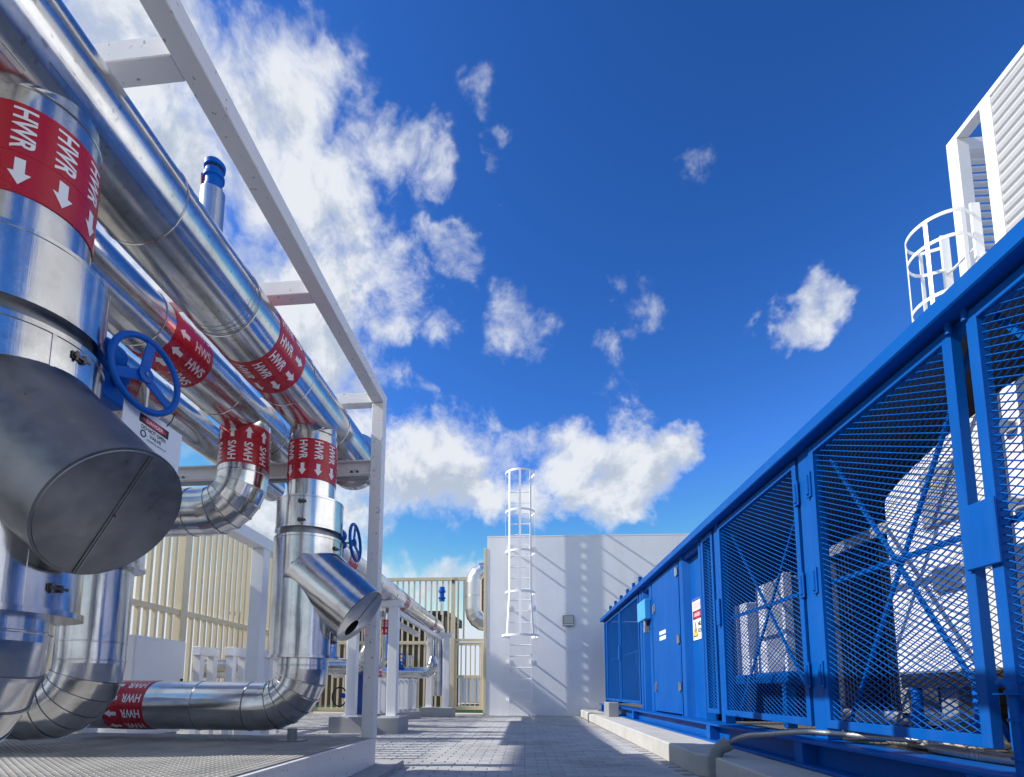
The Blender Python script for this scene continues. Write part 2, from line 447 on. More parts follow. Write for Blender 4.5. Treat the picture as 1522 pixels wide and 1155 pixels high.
# lettering: flat text, cut in strips and bent round a cylinder
def text_mesh(body, length=None, height=None, bold=0.0, cut=None):
    cu = bpy.data.curves.new('lettering', 'FONT')
    cu.body = body; cu.size = 1.0; cu.offset = bold; cu.align_x = 'CENTER'; cu.align_y = 'CENTER'
    o = bpy.data.objects.new('lettering', cu); COL.objects.link(o)
    dg = bpy.context.evaluated_depsgraph_get()
    me = bpy.data.meshes.new_from_object(o.evaluated_get(dg))
    bpy.data.objects.remove(o); bpy.data.curves.remove(cu)
    bm = bmesh.new(); bm.from_mesh(me); bpy.data.meshes.remove(me)
    xs = [v.co.x for v in bm.verts]; ys = [v.co.y for v in bm.verts]
    sx = length / (max(xs) - min(xs)) if length else None
    sy = height / (max(ys) - min(ys)) if height else None
    sx = sx or sy; sy = sy or sx
    mx, my = (max(xs) + min(xs)) / 2, (max(ys) + min(ys)) / 2
    for v in bm.verts: v.co = vec((v.co.x - mx) * sx, (v.co.y - my) * sy, 0)
    if cut:
        y = -height / 2 + cut
        while y < height / 2:
            bmesh.ops.bisect_plane(bm, geom=bm.verts[:] + bm.edges[:] + bm.faces[:], plane_co=(0, y, 0), plane_no=(0, 1, 0))
            y += cut
    return bm
def bm_mb(bm, fn):
    mb = MB(); bm.verts.index_update()
    mb.add([fn(v.co) for v in bm.verts], [tuple(v.index for v in f.verts) for f in bm.faces])
    return mb
def flat_mb(bm, origin, xdir, ydir):
    origin, xdir, ydir = Vector(origin), Vector(xdir), Vector(ydir)
    return bm_mb(bm, lambda c: origin + xdir * c.x + ydir * c.y)
TXT = {w: text_mesh(w, .148, .064, .022, .010) for w in ('HWR', 'HWS')}
def arrow_bm():
    bm = bmesh.new()
    pts = [(-.046, -.014), (.002, -.014), (.002, -.030), (.046, 0), (.002, .030), (.002, .014), (-.046, .014)]
    bm.faces.new([bm.verts.new((x, y, 0)) for x, y in pts])
    y = -.03 + .008
    while y < .03:
        bmesh.ops.bisect_plane(bm, geom=bm.verts[:] + bm.edges[:] + bm.faces[:], plane_co=(0, y, 0), plane_no=(0, 1, 0)); y += .008
    return bm
ARROW = arrow_bm()
def label_band(parent, p0, axis, r, word, length=.32, phase=0.0, n=None, scale=1.0, name='label_band', rev=False):
    """red vinyl band; flow runs along axis from p0"""
    p0, a = Vector(p0), Vector(axis).normalized()
    u, w = frame(a)
    rb = r + .004
    band = build(MB().lathe(p0, a, [(0, r - .004), (0.0005, rb), ((.43 if rev else .555) * length, rb), ((.431 if rev else .556) * length, rb - .0012), ((.436 if rev else .561) * length, rb - .0012), ((.437 if rev else .562) * length, rb), (length - .0005, rb), (length, r - .004)], 64, caps=False), name, M_RED, parent)
    n = n or max(6, round(2 * math.pi * r / (.113 * scale)))
    for i in range(n):
        th = 2 * math.pi * i / n + phase
        n0 = u * math.cos(th) + w * math.sin(th); up = n0.cross(a)
        def bend(c, s0):
            t = c.y * scale / rb
            return p0 + a * (s0 + c.x * scale) + (n0 * math.cos(t) + up * math.sin(t)) * (rb + .0016)
        build(bm_mb(TXT[word], lambda c: bend(c, length * (.71 if rev else .29))), 'lettering', M_LETTER, band, smooth=False)
        build(bm_mb(ARROW, lambda c: bend(Vector((-c.x, -c.y, 0)) if rev else c, length * (.21 if rev else .77))), 'arrow', M_LETTER, band, smooth=False)
    return band
def bead(mb, p, d, r, h=.005, wd=.012, seg=56):
    return mb.lathe(Vector(p) - Vector(d).normalized() * wd / 2, d, [(0, r), (wd * .25, r + h), (wd * .75, r + h), (wd, r)], seg, caps=False)
def jacket(parent, p, q, r, joints=(), material=None, seg=64, cap_end=True):
    """straight insulated run split into jacket sections at the given fractions, a raised bead at each joint"""
    p, q = Vector(p), Vector(q); d = q - p; ln = d.length
    ss = [0.0] + [j / ln for j in joints] + [1.0]
    ax = 'xyz'[max(range(3), key=lambda i: abs(d[i]))]
    for i in range(len(ss) - 1):
        a, b = p + d * ss[i], p + d * ss[i + 1]
        mb = MB().cyl(a, b, r + (0.0012 if i % 2 else 0), seg)
        build(mb, 'jacket', material or ALU[ax], parent)
    for s in ss[1:-1]:
        build(bead(MB(), p + d * s, d, r), 'seam_band', ALU['o'], parent)
        build(bead(MB(), p + d * s - d.normalized() * .0085, d, r, .0022, .005), 'seam_edge', M_SEAM, parent)
def elbow(parent, c, r, R, a_vec, b_vec, n=7, t0=0, t1=math.pi / 2, material=None):
    """lobster-back bend: centre of curvature c; path c + R(a cos t + b sin t)"""
    c, a, b = Vector(c), Vector(a_vec), Vector(b_vec); nrm = a.cross(b).normalized(); seg = 48
    def ring(t, rr, k=1.0):
        rad = a * math.cos(t) + b * math.sin(t)
        return [c + rad * (R + rr * math.cos(s) * k) + nrm * rr * math.sin(s) for s in [2 * math.pi * j / seg for j in range(seg)]]
    ts = [t0 + (t1 - t0) * i / n for i in range(n + 1)]
    kk = 1 / math.cos((t1 - t0) / n / 2)
    for i in range(n):
        mb = MB()
        mb.rings([ring(ts[i], r, 1), ring(ts[i + 1], r, 1)], caps=(n == 1))
        if i < n - 1:
            dt = .004 / R
            sb_ = MB().rings([ring(ts[i + 1] - dt, r + .0005), ring(ts[i + 1] - dt, r + .0025), ring(ts[i + 1] - dt * .3, r + .0025), ring(ts[i + 1] - dt * .3, r + .0005)], caps=False)
            build(sb_, 'gore_seam', M_SEAM, parent)
            mb.rings([ring(ts[i + 1] - dt * .25, r + .0005), ring(ts[i + 1] - dt * .25, r + .005), ring(ts[i + 1] + dt * 1.6, r + .005), ring(ts[i + 1] + dt * 1.6, r + .0005)], caps=False)
        build(mb, 'elbow_gore', material or ALU['o'], parent, angle=28)
def clip(parent, p, out_dir, tang):
    """toggle latch on a removable jacket"""
    p, o, t = Vector(p), Vector(out_dir).normalized(), Vector(tang).normalized()
    z = o.cross(t)
    mb = MB()
    mb.bar(p + o * .003 - t * .022, p + o * .003 + t * .014, .024, .003, o)
    mb.bar(p + o * .009 - t * .018, p + o * .011 + t * .040, .009, .006, o)
    mb.cyl(p + o * .008 - z * .016 - t * .008, p + o * .008 + z * .016 - t * .008, .005, 8)
    mb.bar(p + o * .004 + t * .018, p + o * .013 + t * .018, .024, .010, t)
    build(mb, 'toggle_latch', M_CLIP, parent)

# =================================================================== SETTING
g = MB(); S_ = 600
g.add([(-S_, -S_, -.03), (S_, -S_, -.03), (S_, S_, -.03), (-S_, S_, -.03)], [(0, 1, 2, 3)])
go = build(g, 'ground', M_GROUND, smooth=False, kind='structure')
pv = MB().box(-6.4, 1.9, .2, 14.9, -.025, -.008)
pav = build(pv, 'pavement', M_JOINT, smooth=False, kind='structure')
def paver_mb(x, y, z, dx, dy, tx=0, ty=0):
    def P(a, b, c): return (x + a, y + b, z + c + a * tx + b * ty)
    e = .006
    o = [(-dx / 2, -dy / 2), (dx / 2, -dy / 2), (dx / 2, dy / 2), (-dx / 2, dy / 2)]
    i = [(-dx / 2 + e, -dy / 2 + e), (dx / 2 - e, -dy / 2 + e), (dx / 2 - e, dy / 2 - e), (-dx / 2 + e, dy / 2 - e)]
    vs = [P(a, b, -.012) for a, b in o] + [P(a, b, -.004) for a, b in o] + [P(a, b, 0) for a, b in i]
    fs = [(8, 9, 10, 11)]
    for k in range(4):
        j = (k + 1) % 4
        fs += [(k, j, 4 + j, 4 + k), (4 + k, 4 + j, 8 + j, 8 + k)]
    return vs, fs
PDX, PDY = .21, .105
spots = []
row = 0
y = .3
while y < 14.7:
    x = -6.3 + (row % 2) * PDX / 2
    while x < 1.34:
        if not (y < 4.72 and x < -1.1): spots.append((x, y))
        x += PDX
    y += PDY; row += 1
near = sorted([s for s in spots if s[1] > 4.05 and -1.1 < s[0] < 1.3], key=lambda s: s[1] + abs(s[0]) * .2)[:300]
ns = set(near)
v0, f0_ = paver_mb(0, 0, 0, PDX - .005, PDY - .005)
pm = mesh_of(MB().add(v0, f0_), 'paver', M_PAVER, smooth=False)
for (x, y) in near:
    o = bpy.data.objects.new('paver', pm); COL.objects.link(o); o.parent = pav
    o.location = (x, y, random.uniform(-.0018, .0018))
    o.rotation_euler = (random.uniform(-.008, .008), random.uniform(-.005, .005), random.uniform(-.006, .006))
rest = MB()
for s in spots:
    if s in ns: continue
    vs, fs = paver_mb(s[0], s[1], random.uniform(-.0018, .0018), PDX - .005, PDY - .005, random.uniform(-.005, .005), random.uniform(-.008, .008))
    rest.add(vs, fs)
build(rest, 'paver_field', M_PAVER, pav, smooth=False, kind='stuff')
# two iron covers let into the paving
pl = MB()
pl.prism([(1.375, 4.62), (1.45, 4.54), (6.5, 4.54), (6.5, 14.72), (1.46, 14.72)], 'z', -.02, .165)
build(pl, 'concrete_plinth', M_CONC, smooth=False, bevel=.012, kind='structure')
build(MB().box(1.45, 6.5, -1.5, 4.535, -.02, .162), 'concrete_plinth', M_CONC, smooth=False, bevel=.012, kind='structure')
build(MB().box(-4.6, -1.04, -.6, 4.76, -.02, .055), 'concrete_pad', M_CONC_G, smooth=False, bevel=.01, kind='structure')

# =================================================================== WHITE BUILDING AT THE END
WY = 14.73
t = thing('white_building', 'flat roofed building with plain white rendered wall carrying a caged ladder', 'building', (-1.03, WY, 0))
build(MB().box(-1.03, 9.0, WY, WY + 6, -.02, 4.86), 'wall', M_WALL, t, smooth=False)
build(MB().box(-1.033, 9.0, WY - .003, WY + 6, 4.863, 4.90), 'coping', M_WALL, t, smooth=False)
t = thing('floodlight', 'small square floodlight fixed to the white wall beside the ladder', 'floodlight', (1.17, WY, 2.52))
build(MB().box(1.02, 1.32, WY - .11, WY - .05, 2.37, 2.66), 'housing', M_CLIP, t, bevel=.008)
build(MB().box(1.04, 1.30, WY - .116, WY - .108, 2.44, 2.645), 'lamp_glass', M_GLASS, t)
build(MB().box(1.03, 1.31, WY - .118, WY - .108, 2.385, 2.425), 'driver_cover', M_MACHINE, t)
build(MB().box(1.09, 1.25, WY - .05, WY - .002, 2.47, 2.55), 'bracket', M_STEEL, t)

def caged_ladder(name_label, base, along, outd, width, ztop, rung_z0, hoops, strap_n, flare=None, stand=.24, brackets=(), z0=0, rail_t=.065, clear=.30, sw=.058):
    """base: centre of ladder on the wall; along: unit vector across the rungs; outd: away from the wall"""
    base, al, od = Vector(base), Vector(along), Vector(outd)
    t = thing('caged_ladder', name_label, 'ladder', base)
    zz = vec(0, 0, 1)
    for s in (-1, 1):
        p = base + al * s * width / 2 + od * stand
        mb = MB().bar(p + zz * z0, p + zz * ztop, .028, rail_t, od)
        build(mb, 'rail', M_LADDER, t, bevel=.002)
        for bz in brackets:
            bb = MB().bar(base + al * s * (width / 2 + .014) + zz * bz, p + al * s * .014 + zz * bz, .010, .06, zz)
            bb.bar(base + al * s * (width / 2 + .02) + zz * bz, base + al * s * (width / 2 + .02) + zz * bz + od * .012, .11, .11, zz)
            build(bb, 'wall_bracket', M_LADDER, t)
    z = rung_z0
    while z < ztop - .25:
        p = base + od * stand + zz * z
        build(MB().cyl(p - al * width / 2, p + al * width / 2, .016, 8), 'rung', M_LADDER, t)
        z += .30
    def hp(th, hz, k):        # hoop outline: half round bow from rail to rail
        w2 = (width / 2 + .10) * k
        return base + od * (stand + clear * (k if k > 1 else 1) + .0) + al * w2 * math.cos(th) + od * w2 * math.sin(th) * 1.0 + zz * hz
    for hz in hoops:
        k = flare if (flare and hz == hoops[-1]) else 1.0
        pts = [base + al * width / 2 + od * stand + zz * hz] + [hp(math.pi * i / 20, hz, k) for i in range(21)] + [base - al * width / 2 + od * stand + zz * hz]
        mb = MB()
        for a, b in zip(pts[:-1], pts[1:]): mb.bar(a, b, .010, sw, zz)
        build(mb, 'cage_hoop', M_LADDER, t)
    for i in range(strap_n):
        th = math.pi * (i / (strap_n - 1))
        mb = MB()
        hs_ = [h for h in hoops]
        for a, b in zip(hs_[:-1], hs_[1:]):
            ka = flare if (flare and a == hoops[-1]) else 1.0; kb = flare if (flare and b == hoops[-1]) else 1.0
            pa, pb = hp(th, a, ka), hp(th, b, kb)
            rad = (pa - base); rad.z = 0
            tang = (al * -math.sin(th) + od * math.cos(th))
            mb.bar(pa, pb, .010, sw, tang)
        build(mb, 'cage_strap', M_LADDER, t)
    return t
caged_ladder('white caged ladder climbing the rendered wall past its roof edge', (-.115, WY, 0), (1, 0, 0), (0, -1, 0), .58, 6.44, .35, [6.44, 5.36, 4.27, 3.19, 2.05], 5, flare=1.22, stand=.26, brackets=(.42, 1.42, 2.9, 4.55))

# silver return-bend duct beside the wall
t = thing('air_duct', 'silver jacketed return bend duct leaving the white building side', 'duct', (-1.03, 15.3, 3.3))
cx_, yy = -1.05, 15.06
R2, r2 = .19, .30
def bendpath():
    pts = []
    return pts
elbow(t, (cx_, yy, 3.64), r2, R2 + .12, (0, 0, 1), (-1, 0, 0), 4, material=M_MATTE)
build(MB().cyl((cx_ - R2 - .12, yy, 3.64), (cx_ - R2 - .12, yy, 2.88), r2, 48), 'jacket', M_MATTE, t)
build(bead(MB(), (cx_ - R2 - .12, yy, 3.25), (0, 0, 1), r2), 'seam_band', ALU['o'], t)
elbow(t, (cx_, yy, 2.88), r2, R2 + .12, (-1, 0, 0), (0, 0, -1), 4, material=M_MATTE)
for z in (3.95, 2.57): build(MB().cyl((cx_, yy, z), (-1.034, yy, z), r2, 48), 'jacket', M_MATTE, t)

# =================================================================== FENCES
def bars_fence(t, pts_fn, n, z0, z1, w, d, name='fence_bar'):
    pass
FZ = 3.75
t = thing('metal_fence', 'tall beige bar fence standing crosswise behind the far pipework', 'fence', (-3.5, 15.0, 0))
b0 = MB().box(-.03, .03, 14.96, 15.04, .10, FZ - .05)
x = -5.85
first = None
while x < -1.95:
    o = build(MB().box(x - .022, x + .022, 14.975, 15.025, .12, FZ - .04), 'fence_bar', M_BEIGE, t, smooth=False)
    x += .162
for (z, hh) in ((FZ, .09), (1.95, .09), (.10, .09)):
    build(MB().box(-5.95, -1.95 if z > 1 else -1.98, 14.955, 15.045, z - hh / 2, z + hh / 2), 'fence_rail', M_BEIGE, t, smooth=False, bevel=.004)
for xx in (-5.95, -4.0, -1.99):
    build(MB().box(xx - .055, xx + .055, 14.93, 15.07, 0, FZ + .05), 'fence_post', M_BEIGE, t, smooth=False, bevel=.004)
build(MB().box(-2.03, -1.95, 14.90, 14.94, FZ - .13, FZ - .03), 'fence_clamp', M_CLIP, t)
# bars and rail carry on above the gate
x = -1.85
while x < -1.62:
    build(MB().box(x - .022, x + .022, 14.975, 15.025, 2.06, FZ - .04), 'fence_bar', M_BEIGE, t, smooth=False); x += .162
build(MB().box(-1.93, -1.62, 14.955, 15.045, FZ - .045, FZ + .045), 'fence_rail', M_BEIGE, t, smooth=False)
build(MB().box(-1.93, -1.1, 14.955, 15.045, 1.99, 2.06), 'fence_rail', M_BEIGE, t, smooth=False)
build(MB().box(-1.115, -1.036, 14.715, 14.80, 0, 4.56), 'fence_post', M_BEIGE, t, smooth=False, bevel=.004)

t = thing('metal_gate', 'narrow beige bar gate hung between fence and white building', 'gate', (-1.55, 15, 0))
for xx in (-1.90, -1.17): build(MB().box(xx - .035, xx + .035, 14.965, 15.035, .12, 1.96), 'gate_stile', M_BEIGE, t, smooth=False, bevel=.003)
for z in (.16, 1.02, 1.92): build(MB().box(-1.865, -1.205, 14.97, 15.03, z - .04, z + .04), 'gate_rail', M_BEIGE, t, smooth=False, bevel=.003)
x = -1.75
while x < -1.22:
    build(MB().box(x - .016, x + .016, 14.982, 15.018, .2, .98), 'gate_bar', M_BEIGE, t, smooth=False)
    build(MB().box(x - .016, x + .016, 14.982, 15.018, 1.06, 1.88), 'gate_bar', M_BEIGE, t, smooth=False); x += .13

SX = -5.95
t = thing('metal_fence', 'tall beige bar fence running lengthwise behind the white cabinet', 'fence', (SX, 9, 0))
y = 4.6
while y < 14.85:
    if min(abs(y - q) for q in (6.4, 8.95, 11.3, 13.6)) > .12:
        build(MB().box(SX - .033, SX + .033, y - .03, y + .03, .12, FZ - .045), 'fence_bar', M_BEIGE, t, smooth=False)
    y += .195
for z in (1.95, .10): build(MB().box(SX - .05, SX + .05, 4.5, 14.9, z - .045, z + .045), 'fence_rail', M_BEIGE, t, smooth=False)
for q in (6.4, 8.95, 11.3, 13.6): build(MB().box(SX - .07, SX + .07, q - .07, q + .07, 0, FZ + .05), 'fence_post', M_BEIGE, t, smooth=False, bevel=.004)

# =================================================================== BEYOND THE FENCE
t = thing('storage_shed', 'long dark shed behind the beige crosswise fence', 'shed', (-5, 18, 0))
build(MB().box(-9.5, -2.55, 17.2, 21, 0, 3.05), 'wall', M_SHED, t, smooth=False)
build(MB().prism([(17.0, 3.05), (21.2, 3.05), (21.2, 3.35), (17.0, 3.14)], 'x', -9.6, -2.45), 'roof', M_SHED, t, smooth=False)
single(MB().box(-8, -.4, 16.6, 16.75, -.03, .16), 'kerb_rail', M_GREEN, 'long low green rail on the ground behind the gate', 'rail', smooth=False)
t = thing('shipping_container', 'pale blue ribbed container seen through the narrow gate', 'container', (-1.3, 24, 0))
build(MB().box(-3.2, 1.6, 24.06, 27, .1, 1.3), 'body', M_PALEC, t, smooth=False)
x = -3.2
while x < 1.55:
    build(MB().box(x, x + .14, 24.0, 24.06, .14, 1.26), 'rib', M_PALEC, t, smooth=False); x += .28
t = thing('parked_car', 'maroon car roof showing above the pale container through the gate', 'car', (-1.2, 30, 0))
cb = MB().prism([(-2.2, .35), (2.2, .35), (2.2, .9), (1.5, .98), (-1.3, 1.0), (-2.1, .85)], 'y', 29.1, 30.9)
cb.v = [v + vec(-1.0, 0, 0) for v in cb.v]; build(cb, 'body', M_MAROON, t, bevel=.05)
cb = MB().prism([(-1.2, 1.0), (1.3, .98), (.7, 1.48), (-.6, 1.52)], 'y', 29.2, 30.8)
cb.v = [v + vec(-1.0, 0, 0) for v in cb.v]; build(cb, 'cabin', M_MAROON, t, bevel=.06)
for sx in (-1.3, 1.3):
    for sy in (29.15, 30.85):
        build(MB().cyl((-1 + sx, sy - .1, .33), (-1 + sx, sy + .1, .33), .33, 20), 'wheel', M_DARK, t)
build(MB().prism([(-1.95, 1.03), (-.1, 1.02), (-.45, 1.40), (-1.5, 1.43)], 'y', 29.185, 29.198), 'window', M_CARGLASS, t)

# =================================================================== PLANT BUILDING + LOUVRE SCREEN (right, beyond the container)
t = thing('plant_building', 'white block behind the blue container carrying the louvred screen', 'building', (5.3, 2, 0))
build(MB().box(5.3, 10, -4, 6.6, -.02, 5.35), 'wall', M_WALL, t, smooth=False)
t = thing('louvre_screen', 'white slatted louvre screen rising above the blue container roof', 'louvre', (5.3, 6.5, 5.35))
LX, LY, LZ = 5.3, 6.50, 7.50
build(MB().box(LX, LX + .14, LY - .16, LY, 5.35, LZ - .076), 'corner_post', M_WHITE, t, smooth=False, bevel=.004)
build(MB().box(LX, LX + .12, 5.86, 6.0, 5.35, LZ - .076), 'post', M_WHITE, t, smooth=False, bevel=.004)
build(MB().box(LX, LX + .14, -3, LY, LZ - .075, LZ), 'top_beam', M_WHITE, t, smooth=False, bevel=.004)
build(MB().box(LX + .14, 9.5, LY - .14, LY, LZ - .21, LZ - .05), 'top_beam', M_WHITE, t, smooth=False, bevel=.004)
z = 5.42
while z < LZ - .14:
    p = [(LX + .075, z - .012), (LX + .040, z + .006), (LX + .016, z + .030), (LX + .004, z + .070), (LX + .010, z + .103), (LX + .040, z + .119), (LX + .075, z + .122)]
    build(MB().prism([(a, b) for a, b in p], 'y', -3, 5.858), 'louvre_slat', M_LOUVRE, t, smooth=False)
    z += .125
z = 5.5
while z < LZ - .25:
    build(MB().box(LX + .142, 9.4, LY - .09, LY - .03, z, z + .022), 'rear_slat', M_WHITE, t, smooth=False)
    z += .105
caged_ladder('white caged ladder behind the blue container beneath the louvre screen', (5.3, 6.29, 0), (0, 1, 0), (-1, 0, 0), .46, 6.27, .35, [6.12, 5.82, 5.17, 4.3, 3.2], 4, stand=.12, brackets=(2.0, 4.0, 5.6), rail_t=.10, clear=.22, sw=.040)

# =================================================================== UNSEEN DUCT (inferred from the dark ground band, placed to cast it)
t = thing('unseen_duct', 'unseen long duct on trestle legs west of the yard, placed to cast the dark ground band', 'duct', (-13, 0, 0))
t.rotation_euler.z = R_(-2.3)
t.location.x -= .30
build(MB().box(-13.27, -12.75, -14, 13.0, 9.95, 10.42), 'casing', M_WHITE, t, smooth=False)
for yy_ in (-13, -7, 5.6, 6.3):
    build(MB().box(-13.07, -12.95, yy_ - .06, yy_ + .06, -.03, 9.95), 'trestle_leg', M_WHITE, t, smooth=False)

# =================================================================== BLUE CONTAINER
t = thing('equipment_container', 'long bright blue steel container with expanded mesh doors on a concrete plinth', 'container', (2.0, 8, .165))
CXF, Y0, Y1 = 2.0, -1.2, 13.95       # face plane, ends
BK = 4.44
Z0, ZT = .345, 2.385
CT = t
build(MB().box(1.905, 2.11, Y0, Y1, ZT, 2.475), 'top_rail', M_BLUE, t, bevel=.008)
build(MB().box(BK - .12, BK, Y0, Y1, ZT, 2.475), 'top_rail', M_BLUE, t, bevel=.008)
build(MB().box(2.02, 2.07, Y0, Y1, ZT - .07, ZT - .003), 'header_rail', M_BLUE, t, bevel=.004)
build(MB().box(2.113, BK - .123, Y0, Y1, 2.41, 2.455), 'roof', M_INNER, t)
bs = MB()
for s in range(1, 65):
    yb = Y0 + s * .235
    if yb < Y1: bs.box(1.935, 1.955, yb - .010, yb + .010, 2.476, 2.492)
build(bs, 'roof_bolts', M_CLIP, t, kind='stuff', smooth=False)
for yb in (12.6, 11.9, 11.2, 10.5, 9.9, 9.35):
    build(MB().box(1.94, 2.0, yb - .03, yb + .03, 2.476, 2.60), 'lifting_tab', M_BLUE, t, bevel=.006)
build(MB().cyl((1.97, 9.62, 2.476), (1.97, 9.62, 2.56), .028, 12).cyl((1.97, 9.62, 2.56), (1.97, 9.62, 2.575), .04, 12), 'roof_nozzle', M_STEEL, t)
# base: rolled channel seen as top flange, web, bottom flange
build(MB().box(1.84, 2.12, Y0, Y1, .325, .345), 'base_flange', M_BLUE, t, bevel=.003)
build(MB().box(1.94, 1.955, Y0, Y1, .186, .324), 'base_web', M_BLUE, t)
build(MB().box(1.82, 2.12, Y0, Y1, .166, .186), 'base_flange', M_BLUE, t, bevel=.003)
for ys in (13.5, 9.65, 5.76, 3.92, 2.44, 1.0):
    build(MB().box(1.845, 1.939, ys - .055, ys + .055, .187, .324), 'base_stiffener', M_BLUE, t)
build(MB().box(2.125, BK, Y0, Y1, .30, .34), 'floor', M_MGREY, t)
# far wall and ends, ribbed
mb = MB(); prof = []
z = .345; k = 0
while z < 2.40:
    prof += [(BK - .05 + (.025 if k % 2 else 0), z), (BK - .05 + (.025 if k % 2 else 0), min(2.40, z + .09))]; z += .11; k += 1
mb.prism(prof + [(BK - .003, 2.40), (BK - .003, .345)], 'y', Y0, Y1)
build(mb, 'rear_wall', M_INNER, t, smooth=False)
build(MB().box(2.06, BK - .06, Y1 - .06, Y1 - .004, .35, 2.38), 'end_wall', M_BLUE, t, smooth=False)
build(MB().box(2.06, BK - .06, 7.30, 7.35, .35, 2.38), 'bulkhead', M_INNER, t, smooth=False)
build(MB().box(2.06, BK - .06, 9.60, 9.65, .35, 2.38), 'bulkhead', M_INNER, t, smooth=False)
# posts
def cpost(y0, y1, x0=CXF, x1=2.10): build(MB().box(x0, x1, y0, y1, Z0 + .002, ZT - .004), 'post', M_BLUE, CT, bevel=.005)
cpost(3.845, 3.995); cpost(5.70, 5.80); cpost(9.47, 9.62); cpost(13.82, 13.93); cpost(1.02, 1.16)
# expanded metal
PL, PS = .076, .0365
def expanded(y0, y1, z0, z1, x, L_=PL, S_=PS):
    v, f = [], []
    ny = int((y1 - y0) / (L_ / 2)); nz = int((z1 - z0) / (S_ / 2))
    ay, az = (y1 - y0) / ny, (z1 - z0) / nz
    wq = .0038
    for i in range(ny):
        for j in range(nz):
            ya, yb = y0 + i * ay, y0 + (i + 1) * ay
            za, zb = z0 + j * az, z0 + (j + 1) * az
            if (i + j) % 2: za, zb = zb, za
            # strand of near square section standing on edge
            o = len(v)
            for (yy_, zz_) in ((ya, za), (yb, zb)):
                v += [(x - wq, yy_, zz_ - .0006), (x - .0004, yy_, zz_ + wq), (x + wq, yy_, zz_ + .0006), (x + .0004, yy_, zz_ - wq)]
            for a, b in ((0, 1), (1, 2), (2, 3), (3, 0)): f.append((o + a, o + b, o + 4 + b, o + 4 + a))
    mb = MB(); mb.v = [Vector(p) for p in v]; mb.f = f
    return mb
def mesh_panel(y0, y1, z0, z1, name='mesh_door', fw=.055, brace=True, hinge_at=None, xo=1.99, depth=.05):
    p = build(MB().box(xo, xo + depth, y0, y0 + fw, z0, z1).box(xo, xo + depth, y1 - fw, y1, z0, z1)
              .box(xo + .0005, xo + depth - .0005, y0 + fw, y1 - fw, z0, z0 + fw).box(xo + .0005, xo + depth - .0005, y0 + fw, y1 - fw, z1 - fw, z1), name, M_BLUE, CT, bevel=.003)
    build(expanded(y0 + fw, y1 - fw, z0 + fw, z1 - fw, xo + .022), 'expanded_mesh', M_BLUE, p, smooth=False, kind='stuff')
    if brace:
        xb = xo + .085
        zc = (z0 + z1) / 2
        for (a, b, nm) in (((xb, y0 + .02, zc), (xb, y1 - .02, zc), 'mid_rail'), ((xb + .02, y0 + .03, z0 + .03), (xb + .02, y1 - .03, z1 - .03), 'brace'), ((xb + .05, y0 + .03, z1 - .03), (xb + .05, y1 - .03, z0 + .03), 'brace')):
            build(MB().bar(a, b, .016, .022 if nm == 'brace' else .030, (0, 0, 1)), nm, M_BLUE, p)
    if hinge_at:
        for hz in hinge_at[1]:
            hb = MB().box(xo - .012, xo - .002, hinge_at[0] - .03, hinge_at[0] + .03, hz - .09, hz + .09)
            hb.cyl((xo - .012, hinge_at[0], hz - .07), (xo - .012, hinge_at[0], hz + .07), .014, 10)
            build(hb, 'hinge', M_BLUE, p, bevel=.002)
    return p
pA = mesh_panel(2.53, 3.83, .425, 2.365, hinge_at=(3.835, (2.10, 1.42, .78)))
pB = mesh_panel(1.17, 2.44, .425, 2.365, hinge_at=(1.165, (2.10, 1.42, .78)))
pC = mesh_panel(4.02, 5.67, .425, 2.365, hinge_at=(4.01, (2.10, 1.42, .78)))
pD = mesh_panel(-1.1, 1.0, .425, 2.365)
mesh_panel(5.84, 6.20, .43, 2.37, 'mesh_panel', .05, False)
mesh_panel(9.66, 11.58, .43, 2.36, 'mesh_panel', .06, True)
mesh_panel(11.66, 13.42, .43, 2.36, 'mesh_panel', .06, True)
mesh_panel(13.48, 13.80, .43, 2.36, 'mesh_panel', .05, False)
# lock rods and keep plates
for yy_ in (2.50, 2.455):
    build(MB().cyl((1.985, yy_ + (.03 if yy_ > 2.48 else -.02), 2.33), (1.985, yy_ + (.03 if yy_ > 2.48 else -.02), 2.43), .013, 12), 'lock_rod', M_BLUE, t)
build(MB().box(1.968, 1.985, 2.372, 2.545, 1.20, 1.49), 'latch_plate', M_BLUE, pA, bevel=.005)
build(MB().cyl((1.99, 2.445, 2.40), (2.06, 2.445, 2.40), .022, 14), 'rod_stop', M_BLUE, t)
for yy_ in (5.69,): build(MB().box(1.965, 1.985, yy_ - .05, yy_ + .035, 1.33, 1.60), 'latch_plate', M_BLUE, pC, bevel=.004)
build(MB().box(1.965, 1.985, 11.55, 11.70, 1.30, 1.6), 'latch_plate', M_BLUE, t, bevel=.004)
build(MB().cyl((1.985, 5.64, 2.34), (1.985, 5.64, 2.40), .013, 12), 'lock_rod', M_BLUE, t)
